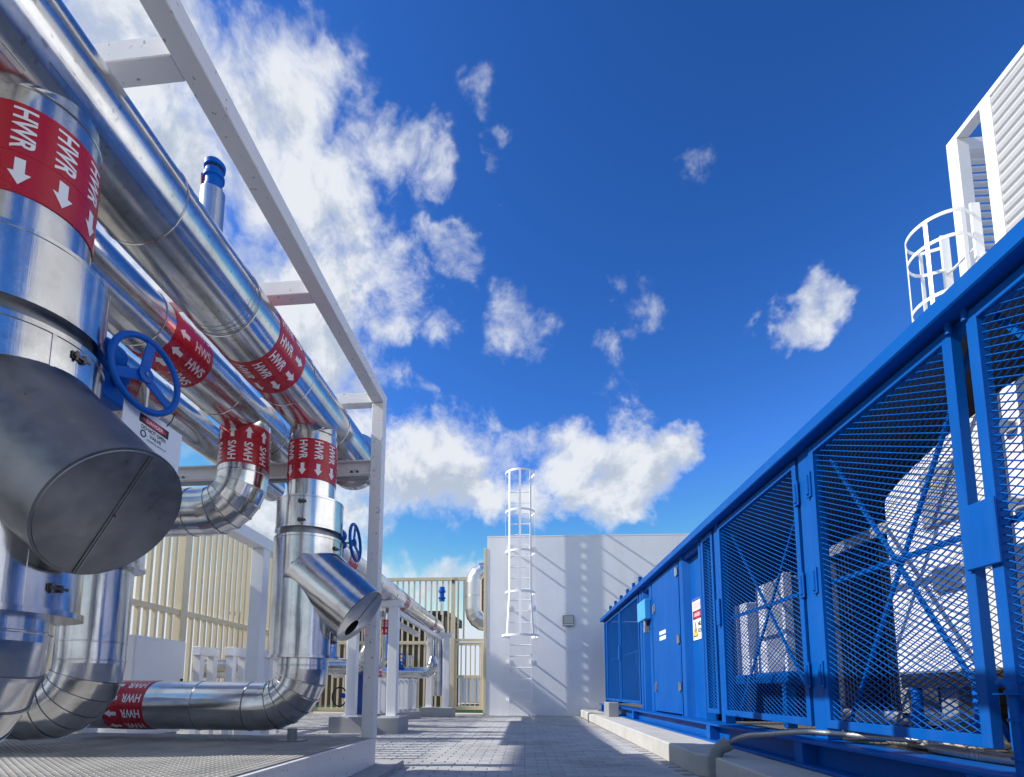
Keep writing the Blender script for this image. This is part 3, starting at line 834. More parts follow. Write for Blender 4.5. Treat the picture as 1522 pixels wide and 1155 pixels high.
# ribbed sheet panels and door
def ribbed(y0, y1, ribs, name):
    D_ = 2.085; prof = [(D_, y0)]
    for (a, b) in ribs: prof += [(D_, a - .05), (2.0, a), (2.0, b), (D_, b + .05)]
    prof += [(D_, y1), (D_ + .02, y1), (D_ + .02, y0)]
    mb = MB().prism(prof, 'z', Z0 + .002, ZT - .004)
    return build(mb, name, M_BLUE, CT, smooth=False)
ribbed(6.22, 7.18, [(6.27, 6.33), (6.98, 7.13)], 'ribbed_panel')
ribbed(8.66, 9.46, [(8.72, 8.86), (9.30, 9.41)], 'ribbed_panel')
door = build(MB().box(2.0, 2.045, 7.225, 8.60, Z0 + .02, ZT - .02), 'door', M_BLUE, t, bevel=.005)
build(MB().box(2.003, 2.07, 7.183, 7.22, Z0 + .003, ZT - .005), 'door_jamb', M_BLUE, t)
build(MB().box(2.003, 2.07, 8.605, 8.655, Z0 + .003, ZT - .005), 'door_jamb', M_BLUE, t)
for hz in (2.22, 1.33, .72): build(MB().box(1.985, 1.999, 7.19, 7.30, hz - .05, hz + .05).cyl((1.985, 7.235, hz - .06), (1.985, 7.235, hz + .06), .014, 10), 'door_hinge', M_STEEL, door, bevel=.002)
for hz in (1.93, .74): build(MB().box(1.985, 1.999, 8.46, 8.55, hz - .06, hz + .06).box(1.965, 1.985, 8.48, 8.52, hz - .09, hz + .03), 'door_latch', M_STEEL, door, bevel=.003)
build(MB().box(1.996, 1.999, 7.88, 8.24, 1.40, 1.455).box(1.996, 1.999, 7.88, 8.24, 1.48, 1.535), 'door_sticker', M_LETTER, door, smooth=False)
# switch box
sb = build(MB().box(1.90, 1.998, 8.75, 9.32, 1.80, 2.12), 'switch_box', M_BLUE_L, t, bevel=.008)
build(MB().cyl((1.95, 8.95, 1.70), (1.95, 8.95, 1.80), .03, 12).box(1.93, 2.0, 8.9, 9.0, 1.60, 1.70), 'cable_gland', M_GREY, sb)
# danger sign on the ribbed panel (faces -X; reading direction is -Y)
sg = build(MB().box(2.076, 2.084, 6.50, 6.88, 1.28, 1.78), 'danger_sign', M_SIGN, t, smooth=False, label='white sign with red danger oval and yellow triangle')
SXF = 2.0745
def srect(y0, y1, z0, z1, m_, nm, x=SXF): return build(MB().box(x, x + .0012, y0, y1, z0, z1), nm, m_, sg, smooth=False)
srect(6.51, 6.87, 1.755, 1.778, mat('blue_print', (.03, .06, .35), .4), 'sign_border')
for i, z in enumerate((1.715, 1.69, 1.668)): build(flat_mb(text_mesh('AUTHORIZED PERSONNEL ONLY' if i == 0 else 'NO ENTRY WITHOUT PERMIT' if i == 1 else 'KEEP DOOR CLOSED', None, .015), (SXF - .001, 6.69, z), (0, -1, 0), (0, 0, 1)), 'sign_text', M_SIGNRED, sg, smooth=False)
srect(6.52, 6.86, 1.53, 1.635, M_INK, 'sign_block')
ov = MB(); nn = 28
ov.add([(SXF - .0012, 6.69 + .155 * math.cos(2 * math.pi * i / nn), 1.5825 + .044 * math.sin(2 * math.pi * i / nn)) for i in range(nn)], [tuple(range(nn))])
build(ov, 'danger_oval', M_SIGNRED, sg, smooth=False)
build(flat_mb(text_mesh('DANGER', .20, .042, .02), (SXF - .0024, 6.69, 1.5825), (0, -1, 0), (0, 0, 1)), 'sign_text', M_LETTER, sg, smooth=False)
build(flat_mb(text_mesh('HIGH', .15, .05, .02), (SXF - .0012, 6.60, 1.465), (0, -1, 0), (0, 0, 1)), 'sign_text', M_INK, sg, smooth=False)
build(flat_mb(text_mesh('VOLTAGE', .17, .05, .02), (SXF - .0012, 6.60, 1.385), (0, -1, 0), (0, 0, 1)), 'sign_text', M_INK, sg, smooth=False)
tr = MB().add([(SXF - .0008, 6.86, 1.32), (SXF - .0008, 6.70, 1.32), (SXF - .0008, 6.78, 1.51)], [(0, 1, 2)]); build(tr, 'warning_triangle', M_INK, sg, smooth=False)
tr = MB().add([(SXF - .0016, 6.842, 1.331), (SXF - .0016, 6.718, 1.331), (SXF - .0016, 6.78, 1.478)], [(0, 1, 2)]); build(tr, 'warning_triangle', M_YELLOW, sg, smooth=False)
bo = MB().add([(SXF - .0024, 6.785, 1.44), (SXF - .0024, 6.76, 1.385), (SXF - .0024, 6.778, 1.387), (SXF - .0024, 6.772, 1.345), (SXF - .0024, 6.80, 1.40), (SXF - .0024, 6.783, 1.398)], [(0, 1, 2, 3, 4, 5)]); build(bo, 'lightning_bolt', M_INK, sg, smooth=False)

# --- inside the container
t = thing('transformer_tank', 'big white rounded tank behind the nearest mesh doors', 'transformer', (2.6, 2.6, .34))
prof = []
ya, yb, za, zb, rr = 1.0, 3.46, .77, 2.045, .23
prof += [(3.46, 1.80), (3.45, 1.845), (3.42, 1.88), (3.2, 1.955), (2.95, 2.015), (2.75, 2.042), (2.5, 2.045)]
prof += [(ya, zb), (ya, za), (yb, za)]
build(MB().prism(prof, 'x', 2.23, 3.7), 'tank', M_MACHINE, t, bevel=.012)
build(MB().box(2.20, 2.227, 1.0, 2.58, .79, 2.06), 'front_cover', M_MACHINE, t, bevel=.01)
build(MB().box(2.185, 2.228, 2.59, 2.64, .79, 2.04), 'cover_edge', M_MGREY, t, bevel=.006)
build(MB().box(2.205, 2.227, 2.85, 3.12, 1.56, 1.87), 'access_panel', M_MGREY, t, bevel=.006)
tr = MB().add([(2.203, 3.08, 1.78), (2.203, 3.0, 1.78), (2.203, 3.04, 1.85)], [(0, 1, 2)]); build(tr, 'warning_triangle', M_YELLOW, t, smooth=False)
for z in (1.12, 1.5, 1.86): build(MB().cyl((2.16, 2.51, z), (2.20, 2.51, z), .03, 14), 'cover_bolt', M_STEEL, t)
build(MB().box(2.24, 3.7, 1.0, 3.45, .69, .767), 'base_frame', M_DARK, t)
for yy_ in (1.4, 2.3, 3.2):
    build(MB().box(2.32, 2.42, yy_ - .06, yy_ + .06, .342, .69), 'foot', M_GREY, t)
    build(MB().box(3.5, 3.6, yy_ - .06, yy_ + .06, .342, .69), 'foot', M_GREY, t)
for yy_ in (3.36, 2.92, 2.12):
    build(MB().cyl((2.26, yy_, .342), (2.26, yy_, .69), .028, 14).cyl((2.26, yy_, .50), (2.26, yy_, .53), .05, 14), 'drain_cock', M_BLUE_V, t)
build(MB().box(2.25, 2.40, 2.62, 2.76, .44, .66), 'terminal_box', M_MACHINE, t, bevel=.006)
build(MB().box(2.25, 2.40, 1.90, 2.02, .42, .62), 'terminal_box', M_MGREY, t, bevel=.006)
build(MB().tube([(2.24, 2.70, .44), (2.2, 2.70, .40), (2.2, 2.6, .372), (2.16, 2.3, .36)], .012, 8), 'cable', M_DARK, t)
build(MB().box(2.203, 2.2265, 2.88, 3.08, 1.20, 1.32), 'nameplate', M_STEEL, t)
t = thing('radiator', 'black finned radiator in a grey frame next to the white tank', 'radiator', (2.7, 4.5, .34))
for yy_ in (3.62, 4.40): build(MB().box(2.36, 2.54, yy_ - .035, yy_ + .035, .50, 1.72), 'frame_side', M_MGREY, t, bevel=.004)
for z in (.50, 1.74): build(MB().box(2.36, 2.54, 3.58, 4.44, z - .04, z + .04), 'frame_rail', M_MGREY, t, bevel=.004)
y = 3.68
while y < 4.36:
    build(MB().box(2.40, 2.52, y, y + .012, .54, 1.70), 'fin', M_DARK, t, smooth=False); y += .04
build(MB().box(2.39, 3.2, 3.66, 4.36, .342, .458), 'base', M_DARK, t)
t = thing('pump_cabinet', 'white and grey boxed machine on a blue frame behind the middle mesh door', 'machine', (2.8, 6.3, .34))
build(MB().box(2.36, 3.2, 5.10, 5.52, .84, 1.72), 'front_panel', M_MGREY, t, bevel=.01)
build(MB().prism([(5.53, .84), (5.95, .84), (5.72, 1.32), (5.72, 1.72), (5.53, 1.72)], 'x', 2.36, 3.2), 'side_shroud', M_MACHINE, t, bevel=.01)
build(MB().box(2.33, 2.41, 5.05, 5.095, .84, 1.74), 'edge_trim', M_MACHINE, t, bevel=.004)
build(MB().box(2.38, 3.1, 6.02, 6.2, .80, 1.62), 'end_panel', M_MACHINE, t, bevel=.01)
build(MB().box(2.36, 2.44, 6.24, 6.34, .80, 1.62), 'end_panel', M_MACHINE, t, bevel=.01)
build(MB().box(2.30, 3.3, 5.0, 6.4, .74, .835), 'support_beam', M_BLUE, t, bevel=.005)
for yy_ in (5.1, 6.3):
    for xx in (2.35, 3.2): build(MB().box(xx - .04, xx + .04, yy_ - .04, yy_ + .04, .342, .737), 'leg', M_BLUE, t)
t = thing('pump_cabinet', 'white pipework cabinet behind the farthest mesh panels', 'machine', (2.8, 11, .34))
build(MB().box(2.7, 3.6, 9.9, 10.6, .5, 1.9), 'front_panel', M_MACHINE, t, bevel=.01)
build(MB().box(2.62, 3.6, 10.75, 11.3, .5, 1.6), 'side_shroud', M_MACHINE, t, bevel=.01)
build(MB().cyl((2.55, 10.2, .36), (2.55, 10.2, 1.7), .07, 16).cyl((2.55, 10.9, .36), (2.55, 10.9, 1.3), .07, 16), 'pipe', M_MACHINE, t)
build(MB().box(2.60, 3.6, 9.8, 11.4, .342, .497), 'base', M_DARK, t)
def hose(pts, r, label, material, group=None):
    # ribbed flexible hose: sections of alternating radius
    P_ = [Vector(p) for p in pts]; res = []
    for i in range(len(P_) - 1):
        p0_ = P_[max(0, i - 1)]; p1_, p2_ = P_[i], P_[i + 1]; p3_ = P_[min(len(P_) - 1, i + 2)]
        n_ = max(4, int((p2_ - p1_).length / (r * .45)))
        for k in range(n_):
            s = k / n_
            res.append(0.5 * ((2 * p1_) + (p2_ - p0_) * s + (2 * p0_ - 5 * p1_ + 4 * p2_ - p3_) * s * s + (3 * p1_ - p0_ - 3 * p2_ + p3_) * s ** 3))
    res.append(P_[-1])
    rad = [r * (1.0 if k % 2 else .86) for k in range(len(res))]
    return single(MB().tube(res, rad, 12), 'flexible_hose', material, label, 'hose', group)
hose([(2.25, 3.6, .385), (2.2, 3.0, .40), (2.28, 2.6, .47), (2.19, 2.2, .40), (2.25, 1.6, .39)], .042, 'thick beige ribbed hose lying inside the container below the tank', M_BRAID)
hose([(2.14, 3.1, .372), (2.12, 2.8, .372), (2.13, 2.4, .372), (2.12, 1.9, .372)], .030, 'thinner grey braided hose on the container floor by the mesh door', M_HOSE)
# conduit in front of the container
t = thing('cable_conduit', 'grey plastic conduit elbow with ribbed metal hose entering the blue container base', 'conduit', (1.47, 4.42, 0))
ep = []
for i in range(9):
    a = R_(62) * i / 8; ep.append(vec(1.47 + .10 * (1 - math.cos(a)), 4.43 - .03 * (1 - math.cos(a)), .155 + .10 * math.sin(a)))
pe = ep[-1]; de = (ep[-1] - ep[-2]).normalized()
build(MB().tube([(1.47, 4.43, -.02)] + ep, .048, 20), 'elbow', M_CONDUIT, t)
build(MB().cyl(pe - de * .005, pe + de * .05, .056, 20), 'coupling', M_CONDUIT, t)
build(MB().cyl((1.47, 4.43, .10), (1.47, 4.43, .16), .054, 20), 'coupling', M_CONDUIT, t)
hp_ = [pe + de * .03, pe + de * .16 + vec(0, -.03, 0), vec(1.75, 4.12, .36), vec(1.87, 3.86, .395), vec(2.02, 3.55, .40), vec(2.2, 3.2, .40)]
res = []
for i in range(len(hp_) - 1):
    p0_ = hp_[max(0, i - 1)]; p1_, p2_ = hp_[i], hp_[i + 1]; p3_ = hp_[min(len(hp_) - 1, i + 2)]
    for k in range(26):
        s = k / 26
        res.append(0.5 * ((2 * p1_) + (p2_ - p0_) * s + (2 * p0_ - 5 * p1_ + 4 * p2_ - p3_) * s * s + (3 * p1_ - p0_ - 3 * p2_ + p3_) * s ** 3))
build(MB().tube(res, [.0205 if k % 2 else .017 for k in range(len(res))], 12), 'ribbed_hose', M_HOSE, t)
t = thing('junction_box', 'small grey box on the plinth at the container far end', 'box', (1.72, 11.3, .165))
build(MB().box(1.60, 1.80, 10.75, 11.35, .166, .44), 'enclosure', M_MGREY, t, bevel=.01)
build(MB().tube([(1.62, 11.4, .20), (1.48, 11.6, .20), (1.42, 11.65, .20), (1.325, 11.65, .195), (1.315, 11.65, .15), (1.315, 11.65, 0)], .016, 10), 'cable', M_CONDUIT, t)
t = thing('drain_pipe', 'short blue upright pipe with collars by the nearest mesh door', 'pipe', (1.93, 2.34, .166))
build(MB().tube([(1.93, 2.33, .188), (1.93, 2.33, .66), (1.93, 2.335, .69), (1.93, 2.36, .705), (1.93, 2.39, .70)], .017, 12), 'tube', M_BLUE, t)
for z in (.40, .55, .66): build(MB().cyl((1.93, 2.33, z), (1.93, 2.33, z + .012), .028, 14), 'collar', M_BLUE, t)
build(MB().box(1.90, 1.99, 2.27, 2.39, .655, .662), 'bracket', M_BLUE, t)

# =================================================================== PIPE SKID (local frame turned 1.5 degrees)
t = thing('pipe_skid', 'white box steel frame with tread plate deck carrying the big silver pipes', 'pipe frame', (-2.4, 2, .055), sk=True)
XR, XL, YF, YB = -1.2, -3.75, 4.44, -.5
b = .10
build(MB().box(XR - b, XR, YF - b, YF, .272, 3.10), 'post', M_WHITE2, t, smooth=False, bevel=.004)
build(MB().box(XL, XL + b, YF - b, YF, .272, 3.10), 'post', M_WHITE2, t, smooth=False, bevel=.004)
build(MB().box(XR - b, XR, YB, YB + b, .272, 3.10), 'post', M_WHITE2, t, smooth=False, bevel=.004)
build(MB().box(XL, XL + b, YB, YB + b, .272, 3.10), 'post', M_WHITE2, t, smooth=False, bevel=.004)
build(MB().box(XR - b, XR, YB, YF, 3.102, 3.20), 'top_beam', M_WHITE2, t, smooth=False, bevel=.004)
build(MB().box(XL, XL + b, YB, YF, 3.102, 3.20), 'top_beam', M_WHITE2, t, smooth=False, bevel=.004)
for yc in (4.34, 3.03, 1.74, .4): build(MB().box(XL + b + .002, XR - b - .002, yc, yc + .098, 3.104, 3.198), 'cross_beam', M_WHITE2, t, smooth=False, bevel=.004)
for yc in (4.33, -.35): 
    build(MB().box(XL + b + .002, XR - b - .002, yc + .045, yc + .055, 2.47, 2.585).box(XL + b + .002, XR - b - .002, yc, yc + .10, 2.578, 2.588).box(XL + b + .002, XR - b - .002, yc, yc + .10, 2.465, 2.475), 'pipe_bearer', M_WHITE2, t, smooth=False)
    build(MB().box(XL + b + .002, XR - b - .002, yc - .04, yc + .0, 2.405, 2.43), 'strut_channel', M_GREY, t, smooth=False)
for xx in (-3.3, -3.0, -2.45, -1.9, -1.42):
    for dx_ in (0, -.05): build(MB().cyl((xx + dx_, 4.39, 2.50), (xx + dx_, 4.365, 2.50), .014, 6), 'bearer_bolt', M_CLIP, t)
# base channel, deck
def chan_y(x_out, sgn, y0, y1):
    return MB().box(x_out - sgn * .010, x_out - sgn * .022, y0, y1, .072, .258).box(x_out, x_out - sgn * .09, y0, y1, .258, .270).box(x_out, x_out - sgn * .09, y0, y1, .058, .072)
build(chan_y(XR, 1, YB, YF), 'base_channel', M_WHITE2, t, smooth=False)
build(chan_y(XL, -1, YB, YF), 'base_channel', M_WHITE2, t, smooth=False)
build(MB().box(XL + .1, XR - .1, YF - .012, YF - .002, .06, .256), 'base_channel', M_WHITE2, t, smooth=False)
dk = build(MB().box(XL + .02, XR - .035, YB, YF - .02, .2715, .277), 'tread_plate', M_DECK, t, smooth=False)
lg = MB(); pitch = .036; i = 0; x = XL + .05
while x < XR - .06:
    y = .7 + (pitch / 2 if i % 2 else 0); j = 0
    while y < YF - .05:
        a = (R_(38) if i % 2 else R_(-38)) + R_(90) * 0
        c_, s_ = math.cos(a), math.sin(a); L_, w_ = .0145, .005
        pts = [(L_, 0), (0, w_), (-L_, 0), (0, -w_)]
        vs = [(x + px * c_ - py * s_, y + px * s_ + py * c_, .277) for px, py in pts] + [(x + px * .45 * c_ - py * .45 * s_, y + px * .45 * s_ + py * .45 * c_, .2795) for px, py in pts]
        lg.add(vs, [(4, 5, 6, 7)] + [(k, (k + 1) % 4, 4 + (k + 1) % 4, 4 + k) for k in range(4)])
        y += pitch; j += 1
    x += pitch * .62; i += 1
build(lg, 'tread_lugs', M_DECK, dk, smooth=False, kind='stuff')
build(MB().cyl((-1.70, 3.97, .283), (-1.70, 3.97, .37), .035, 20).box(-1.79, -1.61, 3.90, 4.04, .279, .287).cyl((-1.79, 3.97, .287), (-1.61, 3.97, .287), .001, 4), 'pipe_pedestal', M_GREY, t)

HX, HZ, HR = -1.62, 2.80, .209
# hot water return header
t = thing('return_header', 'thickest silver overhead pipe with HWR band, running under the white top beam', 'pipe', (HX, 2.5, HZ), sk=True)
jacket(t, (HX, -.5, HZ), (HX, 4.74, HZ), HR, [1.4, 2.55, 3.18, 3.92, 4.62])
for q in (2.38, 2.41, 2.44): build(bead(MB(), (HX, q + .22, HZ), (0, 1, 0), HR, .0012, .004), 'seam_band', M_DULL, t)
for a_, b_ in ((-.5, 1.4), (1.42, 2.55), (3.3, 3.9), (3.93, 4.6)):
    for ang in (R_(-62 if b_ != 2.55 else -40),):
        n_ = vec(math.cos(ang), 0, math.sin(ang))
        build(MB().bar(vec(HX, a_, HZ) + n_ * (HR + .001), vec(HX, b_, HZ) + n_ * (HR + .001), .016, .003, n_), 'lap_seam', ALU['y'], t)
        build(MB().bar(vec(HX, a_, HZ) + n_.cross(vec(0, 1, 0)) * .009 + n_ * (HR + .0005), vec(HX, b_, HZ) + n_.cross(vec(0, 1, 0)) * .009 + n_ * (HR + .0005), .002, .003, n_), 'seam_edge', M_SEAM, t)
label_band(t, (HX, 2.92, HZ), (0, 1, 0), HR, 'HWR', .34, phase=.25)
build(MB().lathe((HX, 4.74, HZ), (0, 1, 0), [(0, HR), (.05, HR), (.06, .27), (.13, .27), (.14, .25), (.145, .0)], 48), 'end_flange', ALU['o'], t)
# hot water supply header
SXH, SZH, SR = -2.19, 2.80, .181
t = thing('supply_header', 'silver overhead pipe with HWS band, second from the white top beam', 'pipe', (SXH, 2.5, SZH), sk=True)
jacket(t, (SXH, -.5, SZH), (SXH, 4.9, SZH), SR, [1.3, 2.5, 3.25, 4.05, 4.75])
label_band(t, (SXH, 2.83, SZH), (0, 1, 0), SR, 'HWS', .36, phase=.1, rev=True)
t = thing('supply_header', 'thin unlabelled silver overhead pipe, farthest from the white top beam', 'pipe', (-2.71, 2.5, 2.78), sk=True)
jacket(t, (-2.71, -.5, 2.78), (-2.71, 5.4, 2.78), .14, [1.9, 3.0, 4.1, 5.2])

def strainer(label, Y, hole, tank_run):
    X = HX - .02; r, rc = .18, .25
    t = thing('strainer_riser', label, 'pipe', (X, Y, .35), sk=True)
    P_ = lambda z: vec(X, Y, z)
    build(MB().cyl(P_(2.04), P_(2.72), r, 64), 'jacket', ALU['z'], t)
    build(MB().lathe(P_(2.60), (0, 0, 1), [(0, r + .001), (.004, r + .005), (.01, r + .001)], 56, caps=False), 'seam_band', ALU['o'], t)
    label_band(t, P_(2.535), (0, 0, -1), r, 'HWR', .315, phase=-.33)
    build(MB().lathe(P_(1.835), (0, 0, 1), [(0, rc - .03), (0.002, rc), (.018, rc), (.02, rc - .003), (.03, rc - .003), (.225, rc - .003), (.227, rc), (.240, rc), (.243, r)], 64), 'valve_cover', ALU['z'], t)
    build(MB().cyl(P_(1.78), P_(1.84), rc - .035, 56), 'gap_ring', M_DULL, t)
    build(MB().lathe(P_(.88), (0, 0, 1), [(0, r), (.001, rc + .012), (.02, rc + .012), (.022, rc), (.885, rc), (.887, rc + .004), (.905, rc + .004), (.907, rc - .035)], 72), 'strainer_jacket', ALU['z'], t)
    for q in (R_(-78), R_(-20)):
        u = vec(math.cos(q), math.sin(q), 0)
        build(MB().bar(P_(.90) + u * (rc + .001), P_(1.78) + u * (rc + .001), .012, .004, u), 'lap_seam', ALU['o'], t)
    # angled basket branch
    e = vec(.78, -.03, -.62).normalized(); c0 = vec(X, Y, 1.54); L_ = .55; rb = .23
    br = build(MB().lathe(c0, e, [(.0, rb * 1.16), (.22, rb * 1.07), (L_ - .05, rb), (L_ - .012, rb), (L_ - .010, rb + .004), (L_, rb + .004), (L_ + .001, rb - .004)], 72, caps=not hole), 'strainer_branch', M_DULL if not hole else ALU['o'], t)
    cc = c0 + e * (L_ + .001); u, w = frame(e)
    if hole:
        hc = cc - w * 0 + (vec(0, 0, -1) - e * vec(0, 0, -1).dot(e)).normalized() * .105
        # cap as a ring-with-hole: annulus made from matched rings
        nn = 64; hd = (hc - cc)
        outer = [cc + (u * math.cos(a) + w * math.sin(a)) * (rb - .004) + e * .002 for a in [2 * math.pi * i / nn for i in range(nn)]]
        inner = [hc + (u * math.cos(a) + w * math.sin(a)) * .070 + e * .002 for a in [2 * math.pi * i / nn for i in range(nn)]]
        deep = [p - e * .09 for p in inner]
        build(MB().rings([outer, inner], caps=False), 'branch_cap', ALU['o'], br, smooth=False)
        build(MB().rings([inner, deep], caps=False).add(deep, [tuple(range(nn))]), 'plug_recess', M_DARK, br)
        build(MB().lathe(hc - e * .088, e, [(0, .03), (.05, .03), (.06, .022)], 6), 'drain_plug', M_STEEL, br, smooth=False)
        build(MB().bar(cc - u * (rb - .01) * 0 + (cc - hc).normalized() * (rb - .006) + e * .003, hc + (cc - hc).normalized() * .072 + e * .003, .003, .003, e), 'cap_seam', M_CLIP, br)
    else:
        build(MB().lathe(cc, e, [(0, rb - .004), (.003, rb - .006), (.004, .0)], 64), 'branch_cap', M_DULL, br, smooth=False)
        s = (vec(0, 0, 1) - e * e.z).normalized(); s = (s * .98 + e.cross(s) * .10).normalized()
        build(MB().bar(cc - s * (rb - .006) + e * .006, cc + s * (rb - .006) + e * .006, .006, .005, e), 'cap_seam', M_SEAM, br)
        o_ = e.cross(s) * .007; build(MB().bar(cc - s * (rb - .006) + e * .005 + o_, cc + s * (rb - .006) + e * .005 + o_, .008, .003, e), 'cap_fold', M_DULL, br)
        build(MB().lathe(cc + e * .008, e, [(0, .0045), (.004, .003)], 8), 'cap_rivet', M_CLIP, br)
    for (z, q) in ((2.02, -82), (1.88, -82)) if hole else ():
        u_ = vec(math.cos(R_(q)), math.sin(R_(q)), 0); clip(t, vec(X, Y, z) + u_ * (rc - .002), u_, vec(-u_.y, u_.x, 0))
    for (z, q) in ((1.70, -18), (1.55, -88), (1.0, -15)) if hole else ((1.735, -3), (.965, -3)):
        u_ = vec(math.cos(R_(q)), math.sin(R_(q)), 0); clip(t, vec(X, Y, z) + u_ * rc, u_, vec(-u_.y, u_.x, 0))
    # lower pipe, lobster-back elbow, horizontal run to the left
    build(MB().cyl(P_(.80), P_(.89), r, 64), 'jacket', ALU['z'], t)
    build(bead(MB(), P_(.83), (0, 0, 1), r, .004, .01), 'seam_band', ALU['o'], t)
    Rb = .27
    elbow(t, vec(X - Rb, Y, .80), r, Rb, (1, 0, 0), (0, 0, -1), 6)
    x0 = X - Rb
    jacket(t, (x0, Y, .80 - Rb), (x0 - tank_run, Y, .80 - Rb), r, [.11, .50] if tank_run > 1 else [.1])
    if tank_run > 1: label_band(t, (x0 - .86, Y, .80 - Rb), (-1, 0, 0), r, 'HWR', .32, phase=.3)
    # valve gear and hand wheel
    gc = vec(-1.50, Y + .25, 1.83)
    build(MB().box(gc.x - .16, gc.x + .02, gc.y - .07, gc.y + .07, gc.z - .10, gc.z + .09).cyl(gc + vec(.01, 0, .06), gc + vec(.01, -.08, .06), .06, 20).cyl(gc + vec(.02, 0, -.01), gc + vec(.06, 0, -.01), .03, 16), 'valve_gearbox', M_BLUE_V, t, bevel=.008)
    wc = vec(-1.365, Y + .26, 1.84)
    build(MB().cyl(gc + vec(.05, 0, .005), wc + vec(.01, 0, 0), .010, 12), 'valve_stem', M_STEEL, t)
    wr = .148 if hole else .140
    ax = (vec(1, .05, .06) if hole else vec(1, -.22, .02)).normalized(); u, w = frame(ax)
    wh = build(MB().tube([wc + (u * math.cos(2 * math.pi * i / 40) + w * math.sin(2 * math.pi * i / 40)) * wr for i in range(40)], .0125, 12, close=True), 'handwheel', M_BLUE_V, t)
    for k in range(3):
        a = R_(-96) + k * 2 * math.pi / 3
        dv = u * math.cos(a) + w * math.sin(a)
        build(MB().bar(wc + dv * .02 - ax * .012, wc + dv * (wr - .006), .040, .009, ax), 'wheel_spoke', M_BLUE_V, wh, bevel=.003)
    build(MB().lathe(wc - ax * .03, ax, [(0, .024), (.022, .030), (.034, .030), (.036, .012), (.040, .010)], 24), 'wheel_hub', M_BLUE_V, wh)
    return t
strainer('nearest silver riser with HWR band and large closed angled branch cap', 1.58, False, 1.0)
strainer('silver HWR riser beside the white post, round hole in its branch cap', 3.97, True, 1.45)

# supply riser: band, elbow, run to the left
t = thing('supply_riser', 'silver riser with HWS band bending left below the supply pipe', 'pipe', (SXH, 3.94, 2.0), sk=True)
build(MB().cyl((SXH, 3.94, 2.30), (SXH, 3.94, 2.72), .185, 64), 'jacket', ALU['z'], t)
label_band(t, (SXH, 3.94, 2.355), (0, 0, 1), .185, 'HWS', .315, phase=.35)
build(bead(MB(), (SXH, 3.94, 2.31), (0, 0, 1), .185, .004, .01), 'seam_band', ALU['o'], t)
elbow(t, (SXH - .27, 3.94, 2.30), .185, .27, (1, 0, 0), (0, 0, -1), 6)
jacket(t, (SXH - .27, 3.94, 2.03), (SXH - 1.35, 3.94, 2.03), .185, [.12, .6])
# lower riser behind the near strainer
t = thing('return_riser', 'plain silver riser bending left behind the near branch cap', 'pipe', (-2.6, 3.1, .4), sk=True)
build(MB().cyl((-2.6, 3.1, .80), (-2.6, 3.1, 1.40), .185, 64), 'jacket', ALU['z'], t)
build(MB().lathe((-2.6, 3.1, 1.39), (0, 0, 1), [(0, .185), (.002, .25), (.02, .25), (.022, .24), (.9, .24), (.905, .185), (1.25, .185)], 64), 'valve_cover', ALU['z'], t)
for z in (.93, .82): build(bead(MB(), (-2.6, 3.1, z), (0, 0, 1), .185, .004, .01), 'seam_band', ALU['o'], t)
elbow(t, (-2.6 - .27, 3.1, .80), .185, .27, (1, 0, 0), (0, 0, -1), 6)
jacket(t, (-2.87, 3.1, .53), (-3.7, 3.1, .53), .185, [.1])

# air vent on the header
t = thing('air_vent', 'blue automatic air vent on a silver stub above the overhead pipes', 'vent', (HX, 2.6, 3.0), sk=True)
vx, vy = HX - .02, 2.54
build(MB().cyl((vx, vy, 2.96), (vx, vy, 3.335), .062, 32), 'stub_jacket', M_MATTE, t)
build(MB().lathe((vx, vy, 3.315), (0, 0, 1), [(0, .042), (.02, .042), (.022, .048), (.05, .048), (.052, .042), (.10, .044), (.102, .054), (.118, .054), (.12, .048), (.145, .048)], 32), 'vent_body', M_BLUE_V, t)
build(MB().lathe((vx, vy, 3.46), (0, 0, 1), [(0, .040), (.022, .040)], 32), 'vent_screen', M_CLIP, t)
build(MB().lathe((vx, vy, 3.481), (0, 0, 1), [(0, .054), (.022, .056), (.034, .046), (.036, 0)], 32), 'vent_cap', M_BLUE_V, t)
build(MB().bar((vx - .058, vy, 3.30), (vx - .062, vy - .01, 3.45), .016, .008, (1, 0, 0)).cyl((vx - .05, vy, 3.315), (vx - .02, vy, 3.315), .014, 10), 'valve_lever', M_RED, t)

# do-not-open sign hanging from the near wheel
t = thing('danger_sign', 'white plate lettered DANGER DO NOT OPEN VALVE hanging from the near handwheel', 'sign', (-1.36, 1.84, 1.6), sk=True)
sc_, sx_, sz_ = vec(-1.385, 1.925, 1.605), vec(.06, 1, -.05).normalized(), None
sn = sx_.cross(vec(0, 0, 1)).normalized(); sy_ = sn.cross(sx_).normalized()
def spt(a, b, c=0): return sc_ + sx_ * a + sy_ * b + sn * c
def splate(a0, a1, b0, b1, c0, c1, m_, nm, parent):
    vs = [spt(a, b, c) for c in (c0, c1) for (a, b) in ((a0, b0), (a1, b0), (a1, b1), (a0, b1))]
    return build(MB().add(vs, [(0, 3, 2, 1), (4, 5, 6, 7), (0, 1, 5, 4), (1, 2, 6, 5), (2, 3, 7, 6), (3, 0, 4, 7)]), nm, m_, parent, smooth=False)
pl_ = splate(-.15, .15, -.115, .115, -.0015, .0015, M_SIGN, 'plate', t)
splate(-.075, .075, .056, .090, .0016, .003, M_INK, 'danger_block', pl_)
ov = MB(); ov.add([spt(.0 + .062 * math.cos(2 * math.pi * i / 24), .073 + .014 * math.sin(2 * math.pi * i / 24), .0036) for i in range(24)], [tuple(range(24))]); build(ov, 'danger_oval', M_SIGNRED, pl_, smooth=False)
